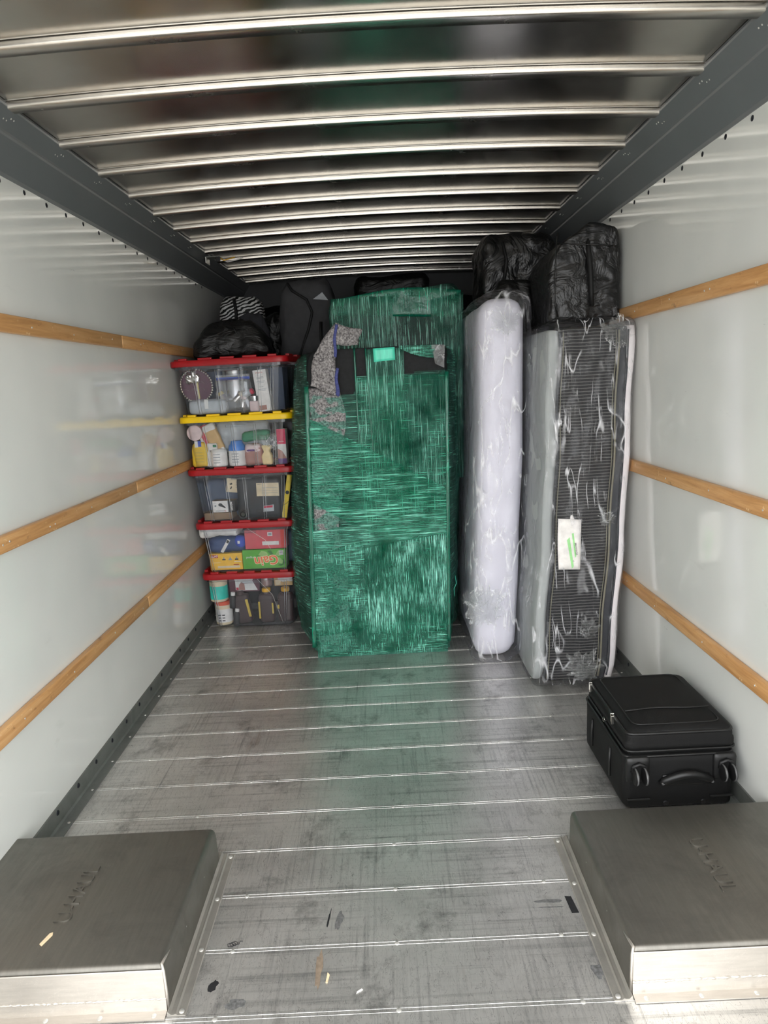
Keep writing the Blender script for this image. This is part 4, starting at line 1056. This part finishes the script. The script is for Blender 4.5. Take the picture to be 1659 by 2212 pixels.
# bin 2
F2 = .370
rt, w_, h, y = carton('trash_bag_box', 1, -1.108, -.906, F2, .474, .03, .08, 'box_yellow', 'yellow bin-liner box with red brand logo in the second tote')
rect(rt, 'logo_plate', -.094, -.048, .078, .097, y, 'brick_red'); text('logo_lettering', 'GLAD', .017, (-.071, y-.0004, .0875), (1, 0, .12), (-.12, 0, 1), 'white_paper', rt, .0003, .0003)
for i in range(3): rect(rt, 'icon', -.024+i*.04, -.002+i*.04, .062, .070, y, 'ink' if i != 1 else 'mid_grey'); face(rt, 'icon', [(-.019+i*.04, .070), (-.007+i*.04, .070), (-.012+i*.04, .086)], y, 'mid_grey')
rect(rt, 'print_line', -.082, -.035, .046, .049, y, 'cream_pack'); rect(rt, 'print_line', .05, .093, .050, .053, y, 'white_paper'); rect(rt, 'print_line', -.055, .085, .012, .026, y, 'beige'); rect(rt, 'print_line', .045, .078, .030, .035, y, 'brick_red')
rt, w_, h, y = carton('dryer_sheet_box', 1, -.902, -.633, F2, .490, .03, .09, 'box_green', 'green laundry box standing upside down in the second tote')
for pts in ([(-.035, .088), (-.015, .113), (.015, .105), (.028, .085), (.005, .078), (-.02, .08)], [(.068, .082), (.09, .112), (.125, .112), (.12, .09), (.095, .075)], [(.07, .068), (.085, .035), (.11, .025), (.115, .045), (.095, .068)]): face(rt, 'leaf_print', pts, y, 'leaf_green')
for pts in ([(.02, .113), (.045, .113), (.06, .085), (.045, .08)], [(.118, .06), (.132, .03), (.1, .012), (.08, .018), (.11, .03)], [(-.05, .09), (-.03, .078), (.0, .072), (-.03, .062)]): face(rt, 'leaf_print', pts, y, 'leaf_dark')
text('logo_outline', 'Gain', .082, (.012, y-.0004, .052), (-1, 0, -.10), (.10, 0, -1), 'logo_cream', rt, .0002, .0042, sx=.98)
text('logo_lettering', 'Gain', .082, (.012, y-.0012, .052), (-1, 0, -.10), (.10, 0, -1), 'logo_orange', rt, .0002, .001, sx=.98)
text('logo_lettering', 'Original', .019, (-.082, y-.0004, .072), (-1, 0, -.02), (.02, 0, -1), 'white_paper', rt, .0002)
rect(rt, 'barcode', .095, .120, .082, .112, y-.0004, 'white_paper')
for i in range(4): rect(rt, 'barcode_bar', .097, .118, .086+.007*i, .089+.007*i, y-.0009, 'ink')
rt, w_, h, y = carton('red_box', 1, -.880, -.626, .494, .612, .035, .09, 'coral_red', 'coral red box lying on the green laundry box')
rect(rt, 'label', -.020, .083, .022, .046, y, 'fog_white'); rect(rt, 'label', .016, .046, .078, .102, y, 'fog_white'); rect(rt, 'label_print', .021, .041, .083, .098, y-.0004, 'mid_grey'); rect(rt, 'red_strip', .096, .118, 0.002, .116, y, 'box_red')
rt = thing('folded_cloth', 1, -1.0, .09, .478, 'navy blue folded cloth with a white tag in the second tote', 'cloth')
soft('cloth_body', .225, .10, .095, .03, 10, 'navy_cloth', rt, .008, 14, 3, .004)
poly('tag', [(-.036, -.058, .01), (-.020, -.058, .0), (.030, -.058, .078), (.014, -.058, .088)], (0, -1, 0), .001, 'fog_white', rt); poly('tag_print', [(.004, -.0595, .066), (.016, -.0595, .058), (.024, -.0595, .074), (.012, -.0595, .082)], (0, -1, 0), .0004, 'ink', rt)
rt = thing('blue_ball', 1, -.915, .06, .505, 'cobalt blue round bottle next to the navy cloth', 'bottle')
lathe('ball_body', [(.005, 0), (.022, .004), (.034, .02), (.038, .038), (.034, .056), (.022, .07), (.012, .074)], 'cobalt', rt, 20); box('sticker', -.008, .006, -.0395, -.038, .03, .048, 'fog_white', rt)
rt = thing('plastic_sack', 1, -1.03, .08, .578, 'crumpled white plastic sack above the navy cloth', 'plastic bag')
soft('sack_body', .24, .12, .062, .025, 20, 'fog_white', rt, .010, 12, 3, .006, lambda p: Vector((p.x, p.y, p.z-.25*abs(p.x-.02)**1.5*(1 if p.z < .03 else .2)+.012)), None, True, 22)
rt = thing('dark_cloth', 1, -.78, .26, F2, 'dark folded cloth filling the back of the second tote', 'cloth'); soft('cloth_body', .45, .16, .20, .03, 10, 'blue_grey', rt, .01, 8, 5)

# bin 3
F3 = .694
rt, w_, h, y = carton('flashlight_box', 2, -1.050, -.955, .738, .808, .03, .06, 'white_paper', 'white flashlight box with black end in the middle tote')
box('side_panel', w_/2, w_/2+.045, -.03, .03, 0, .07, 'ink', rt, .001, 1); box('top_flap', -w_/2, w_/2+.045, -.03, .03, .0702, .0712, 'card_brown', rt)
text('brand_lettering', 'RIDGID', .016, (w_/2+.022, -.0312, .036), (.05, 0, -1), (1, 0, .05), 'white_paper', rt, .0003, .0004)
face(rt, 'flashlight_print', [(-.012, .046), (-.004, .056), (.008, .056), (.016, .046), (.034, .030), (.030, .024), (.010, .034), (-.006, .038)], y, 'ink')
face(rt, 'flashlight_print', [(-.036, .040), (-.03, .046), (-.022, .042), (-.026, .034), (-.034, .036)], y, 'mid_grey')
for a, b_ in ((-.03, .03),): rect(rt, 'print_line', a, b_, .010, .012, y, 'mid_grey'); rect(rt, 'print_line', a, b_-.01, .006, .008, y, 'mid_grey'); rect(rt, 'print_line', .024, .034, .006, .009, y, 'crimson'); rect(rt, 'print_line', -.04, -.022, .058, .060, y, 'mid_grey')
rt, w_, h, y = carton('cardboard_box', 2, -1.105, -.935, F3, .736, .025, .12, 'card_brown', 'brown cardboard box under the flashlight box')
rt, w_, h, y = carton('instruction_card', 2, -.966, -.832, .850, .935, .06, .004, 'beige', 'beige instruction card with notched edge in the middle tote', 'card', .0005, .12)
for i in range(3): rect(rt, 'print_line', -.01, .05, .03+.016*i, .033+.016*i, y, 'mid_grey')
for i in range(4): rect(rt, 'notch_print', .054, .060, .012+.018*i, .020+.018*i, y, 'ink')
face(rt, 'print_sketch', [(-.05, .05), (-.036, .058), (-.03, .05), (-.042, .044)], y, 'ink'); face(rt, 'print_sketch', [(-.046, .02), (-.038, .036), (-.032, .034), (-.038, .018)], y, 'ink')
rt = thing('tool_case', 2, -.765, .12, F3, 'black tool case with a beige paper label in the middle tote', 'case'); rt.rotation_euler = (0, .02, rt.rotation_euler.z)
soft('case_body', .27, .16, .245, .012, 8, 'tool_black', rt, .001, 5, 2)
rect(rt, 'paper_label', -.012, .125, .132, .212, -.0815, 'beige')
for i in range(3): rect(rt, 'label_line', .02, .118, .15+.016*i, .1515+.016*i, -.082, 'mid_grey')
text('label_print', 'SAFETY', .009, (.008, -.0822, .204), XD, ZD, 'ink', rt, .0002)
poly('brand_sticker', [(.022, -.0815, .036), (.088, -.0815, .040), (.088, -.0815, .080), (.024, -.0815, .072)], (0, -1, 0), .0006, 'pale_grey', rt); poly('brand_sticker', [(.024, -.0824, .058), (.080, -.0824, .062), (.082, -.0824, .076), (.026, -.0824, .070)], (0, -1, 0), .0004, 'crimson', rt)
box('case_latch', -.09, -.06, -.085, -.08, .03, .06, 'ink', rt, .003); box('case_latch', -.02, .01, -.085, -.08, .03, .05, 'ink', rt, .003)
rt = thing('spirit_level', 2, -.612, .02, F3, 'yellow spirit level leaning at the right end of the middle tote', 'level'); rt.rotation_euler = (0, .20, rt.rotation_euler.z)
box('level_body', -.0145, .0145, -.008, .008, 0, .262, 'level_yellow', rt, .002); lathe('vial_window', [(.0001, .010), (.011, .0095), (.0115, .006)], 'tool_black', rt, 16, (0, 0, .155), 'y'); tube('dark_cord', [(-.016, -.009, .075), (.0, -.011, .085), (.016, -.009, .105)], .0012, 'ink', rt, 4)
rt = thing('tool_bag', 2, -.99, .22, F3, 'slate tool bag at the back left of the middle tote', 'bag'); soft('bag_body', .26, .16, .235, .03, 10, 'blue_grey', rt, .008, 9, 4, .004)
rt = thing('tape_roll', 2, -.865, .035, F3, 'dark tape roll at the bottom of the middle tote', 'tape'); lathe('roll', [(.012, .012), (.026, .012), (.026, -.012), (.012, -.012), (.012, .012)], 'ink', rt, 20, (0, 0, .027), 'y')

# bin 4
F4 = 1.022
rt = thing('round_tub', 3, -1.105, .03, 1.177, 'pale pink round tub lid showing beside the left side of the yellow-lidded tote', 'tub'); lathe('tub_lid', [(.001, .012), (.040, .012), (.046, .008), (.046, -.02), (.042, -.05)], 'pale_pink', rt, 26, (0, 0, .048), 'y')
rt = thing('yellow_tin', 3, -1.085, .04, F4, 'yellow pouch with a clipped white and blue tab in the yellow-lidded tote', 'pouch')
soft('pouch_body', .098, .05, .148, .018, 8, 'mustard', rt, .003, 12, 2, 0, lambda p: Vector((p.x*(1-.35*max(0, p.z-.11)/.04), p.y, p.z))); rect(rt, 'tab', -.022, -.002, .118, .155, -.0265, 'fog_white'); rect(rt, 'tab', -.002, .018, .122, .156, -.0265, 'cobalt')
for i in range(4): rect(rt, 'print_line', -.024, .024, .03+.018*i, .034+.018*i, -.0262, 'brass')
rt = thing('red_packet', 3, -1.035, .06, 1.142, 'red and white snack packet near the top of the yellow-lidded tote', 'packet'); rt.rotation_euler = (0, -.3, rt.rotation_euler.z)
soft('packet_body', .062, .03, .128, .010, 8, 'crimson', rt, .004, 20, 3); face(rt, 'print_white', [(-.030, .01), (-.012, .01), (-.020, .12), (-.031, .12)], -.0185, 'fog_white')
rt = thing('tan_packet', 3, -.965, .045, 1.112, 'tan kraft packet with a white top slanting in the yellow-lidded tote', 'packet'); rt.rotation_euler = (0, -.38, rt.rotation_euler.z)
soft('packet_body', .078, .035, .165, .012, 8, 'tan_pack', rt, .003, 14, 5); soft('packet_top', .076, .036, .045, .008, 6, 'fog_white', rt, .002, 20, 3, 0, None, (0, -.001, .125)); soft('packet_fold', .07, .036, .02, .007, 6, 'fog_white', rt, .002, 20, 6, 0, None, (0, -.001, -.004))
rt = thing('white_bottle', 3, -.972, .04, F4, 'white round bottle with printed label in the yellow-lidded tote', 'bottle'); lathe('bottle_body', [(.044, 0), (.048, .005), (.048, .09), (.04, .102), (.025, .106)], 'fog_white', rt, 24); lathe('bottle_label', [(.0485, .012), (.0485, .085)], 'white_paper', rt, 24)
for i in range(4): box('label_print', -.022, .02, -.0496, -.0488, .022+.016*i, .026+.016*i, 'mid_grey', rt)
soft('leafy_sticker', .06, .02, .045, .008, 5, 'fog_white', rt, .004, 20, 4, 0, None, (-.03, -.02, .095)); soft('leafy_sticker', .022, .012, .016, .005, 4, 'pack_green', rt, .002, 20, 4, 0, None, (-.012, -.034, .115))
rt = thing('white_bottle', 3, -1.036, .04, F4, 'narrow white bottle between the yellow pouch and round bottle', 'bottle'); lathe('bottle_body', [(.014, 0), (.018, .004), (.018, .075), (.01, .09), (.01, .105)], 'fog_white', rt, 16)
rt = thing('wipes_tub', 3, -.861, .045, F4, 'white tub with bright blue cap in the yellow-lidded tote', 'tub'); lathe('tub_body', [(.048, 0), (.052, .005), (.052, .088), (.05, .09)], 'fog_white', rt, 26); lathe('tub_cap', [(.0505, .089), (.0505, .1), (.047, .118), (.036, .132), (.033, .145), (.03, .147)], 'blue_cap', rt, 26)
for i in range(4): box('label_print', -.02, .022, -.0536, -.0528, .022+.016*i, .026+.016*i, 'mid_grey', rt)
rt = thing('snack_bag', 3, -.758, .045, F4, 'rosy brown snack bag with a torn lilac wrapper in the yellow-lidded tote', 'bag'); soft('bag_body', .102, .05, .12, .02, 10, 'rose_brown', rt, .006, 14, 3, .003); soft('wrapper', .085, .03, .04, .01, 8, 'pale_pink', rt, .006, 22, 7, .004, None, (0, -.014, .078)); soft('wrapper', .05, .02, .01, .004, 5, 'purple', rt, .001, 20, 5, 0, None, (-.01, -.028, .082))
rt = thing('cream_packet', 3, -.678, .035, F4, 'cream packet with gathered neck in the yellow-lidded tote', 'packet'); soft('packet_body', .066, .04, .11, .014, 8, 'cream_pack', rt, .005, 18, 6, .003, lambda p: Vector((p.x*(1-.5*math.exp(-((p.z-.078)/.018)**2)), p.y, p.z)))
rt = thing('green_packet', 3, -.742, .06, 1.165, 'dark green foil packet above the snack bag', 'packet'); rt.rotation_euler = (0, -.05, rt.rotation_euler.z); soft('packet_body', .165, .04, .052, .012, 12, 'pack_green', rt, .005, 16, 3, .004)
rt = thing('plastic_sack', 3, -.672, .05, 1.108, 'clear white plastic sack beside the red box in the yellow-lidded tote', 'plastic bag'); soft('sack_body', .11, .05, .085, .02, 12, 'crumpled_film', rt, .008, 16, 5, .006)
rt = thing('plastic_sack', 3, -.84, .16, 1.10, 'grey plastic sack at the back of the yellow-lidded tote', 'plastic bag'); soft('sack_body', .30, .12, .17, .03, 16, 'pale_grey', rt, .012, 9, 5, .008)
rt, w_, h, y = carton('red_white_box', 3, -.612, -.560, F4, 1.225, .03, .06, 'fog_white', 'tall box, pink top and white base, at the right of the yellow-lidded tote')
rect(rt, 'print_block', -w_/2, w_/2, .115, .203, y, 'magenta_box'); face(rt, 'print_block', [(-w_/2, .09), (0, .075), (w_/2, .03), (w_/2, 0), (-w_/2, 0)], y, 'rose_brown'); rect(rt, 'print_block', -w_/2, w_/2, 0, .03, y-.0004, 'purple'); text('box_print', 'ACTIV', .010, (.0, y-.0005, .13), XD, ZD, 'white_paper', rt, .0002)

# bin 5
F5 = 1.334
rt = thing('serving_platter', 4, -1.058, .045, 1.405, 'round mauve platter with beaded silver rim in the top tote', 'platter'); rt.rotation_euler = (R(8), 0, rt.rotation_euler.z)
lathe('plate', [(.001, .006), (.07, .006), (.092, .010), (.096, .006), (.09, -.006), (.001, -.006)], 'mauve', rt, 32, (0, 0, .095), 'y')
for i in range(40):
    a = 2*PI*i/40
    if i == 0: bd = lathe('rim_bead', [(.0005, .007), (.005, .005), (.007, 0), (.005, -.005), (.0005, -.007)], 'foil', rt, 8)
    else: bd = bd.copy(); COL.objects.link(bd)
    bd.location = (.095*math.cos(a), -.008, .095+.095*math.sin(a))
for j in range(6): tube('scallop_line', [(-.07+.035*(j % 3)*1.4+.02*math.cos(t), -.0075, .065+.04*(j//3)+.014*math.sin(t)) for t in [PI*i/6 for i in range(7)]], .0012, 'foil', rt, 4)
box('handle_bar', .002, .014, -.016, -.007, .02, .13, 'brass', rt, .003)
soft('foil_knob', .075, .03, .05, .012, 12, 'foil', rt, .006, 24, 4, .006, None, (-.01, -.018, .115), True, 40); lathe('foil_finial', [(.016, 0), (.012, .02), (.018, .03), (.008, .045)], 'foil', rt, 14, (-.005, -.02, .155))
rt = thing('steel_pot', 4, -.860, .14, 1.40, 'steel pot behind the clear zip bag in the top tote', 'pot'); lathe('pot_body', [(.07, 0), (.076, .006), (.077, .17), (.079, .175), (.074, .176)], 'pot_steel', rt, 30); tube('pot_rim', [(.078*math.cos(2*PI*i/24), .078*math.sin(2*PI*i/24), .175) for i in range(24)], .003, 'foil', rt, 6, True)
rt = thing('zip_bag', 4, -.845, .045, 1.342, 'clear zip bag with blue seal, full of small jars, in the top tote', 'plastic bag')
soft('bag_film', .205, .055, .185, .02, 16, 'clear_film_bag', rt, .006, 12, 3, .004); box('zip_seal', -.098, .102, -.006, .006, .180, .196, 'cobalt', rt, .003); box('bag_lip', -.098, .102, -.002, .002, .194, .21, 'clear_film_bag', rt)
for i, (x, z, tl, lb) in enumerate(((-.895, 1.395, -.5, 'small clear spice jar lying tilted in the zip bag'), (-.845, 1.40, .9, 'small spice jar showing its round end in the zip bag'), (-.80, 1.36, .2, 'small capped jar at the bottom right of the zip bag'), (-.79, 1.43, 1.2, 'small red-topped jar near the seal of the zip bag'))):
    rt = thing('spice_jar', 4, x, .045, z, lb, 'jar'); rt.rotation_euler = (0, tl, rt.rotation_euler.z)
    lathe('jar_body', [(.014, 0), (.018, .003), (.018, .045), (.015, .05)], 'foil' if i != 3 else 'pale_grey', rt, 16); lathe('jar_lid', [(.017, .05), (.017, .066), (.014, .068)], ('brass', 'beige', 'pale_pink', 'crimson')[i], rt, 16)
rt = thing('spice_jar', 4, -.722, .045, F5, 'square pink jar with silver lid beside the white carton in the top tote', 'jar'); soft('jar_body', .056, .05, .062, .006, 5, 'pale_pink', rt); lathe('jar_lid', [(.026, .061), (.027, .065), (.027, .09), (.024, .092)], 'pot_steel', rt, 18)
rt, w_, h, y = carton('white_carton', 4, -.700, -.622, F5, 1.572, .035, .06, 'white_paper', 'tall white carton with red heading leaning in the top tote', 'box', .0015, -.09)
text('heading', 'Vitamix', .014, (-.002, y-.0003, .222), XD, ZD, 'brick_red', rt, .0002)
for i, (a, z) in enumerate(((.02, .195), (.022, .188), (.025, .17), (.018, .163), (.012, .14), (.026, .125), (.022, .118))): rect(rt, 'print_line', -a, a, z, z+.0025, y, 'mid_grey')
rect(rt, 'print_picture', -.03, .012, .008, .035, y, 'rose_brown')
rt = thing('food_container', 4, -1.000, .04, F5, 'translucent grey clip-lid container at the bottom of the top tote', 'container'); soft('container_body', .225, .075, .082, .022, 10, 'pale_grey', rt, .001, 5, 2); tube('container_rim', [(x-0, y, .082) for x, y in [(p.x, p.y) for p in rrect(.225, .078, .02, 4)]], .005, 'clear_film_bag', rt, 6, True); box('clip', -.012, .012, -.044, -.036, .03, .085, 'fog_white', rt, .003)
rt, w_, h, y = carton('navy_box', 4, -1.10, -.93, F5, 1.58, .20, .12, 'blue_grey', 'slate blue box at the back left of the top tote')
rt, w_, h, y = carton('navy_box', 4, -.74, -.585, F5, 1.585, .20, .12, 'blue_grey', 'slate blue box at the back right of the top tote')

# ------------------------------------------------------------------ stripped lamp fitting on the roof edge
lf = empty('lamp_fitting', (-1.045, 4.86, 2.315), 'small stripped lamp bracket with loose wires under the roof, back left', 'lamp bracket')
box('bracket', -.045, .045, -.05, .05, .0, .006, 'angle_steel', lf, .002)
box('bracket_lip', -.047, -.041, -.05, .05, -.035, .004, 'rivet_steel', lf, .001)
box('wire_clip', .02, .05, -.052, -.046, -.03, .002, 'black_rubber', lf, .002)
tube('wire', [(.04, -.03, -.002), (.07, -.035, -.022), (.11, -.03, -.012), (.14, -.02, -.002)], .004, 'cap_yellow', lf, 6)
tube('wire', [(.03, .0, -.002), (.09, -.02, -.03), (.15, -.01, -.018), (.19, .0, -.004)], .0035, 'fog_white', lf, 6)

# ------------------------------------------------------------------ groups of like things
GR = dict(storage_bin='storage bins in the stack', wheel_well='wheel wells', mattress='mattresses standing at the right', wrapped_furniture='furniture in green stretch wrap', syrup_bottle='brown bottles in the lowest tote',
          small_bottle='small black bottles in the lowest tote', spice_jar='small jars in the top tote', storage_bag='black storage bags at the right', trash_bag='black garbage bags', plastic_sack='plastic sacks in the totes',
          wood_splinter='splinters', canister='canisters in the lowest tote', white_bottle='white bottles in the yellow-lidded tote', navy_box='slate boxes in the top tote')
for o in list(bpy.data.objects):
    if o.parent is None and o.get('category'):
        b_ = o.name.split('.')[0]
        if b_ in GR: o['group'] = GR[b_]
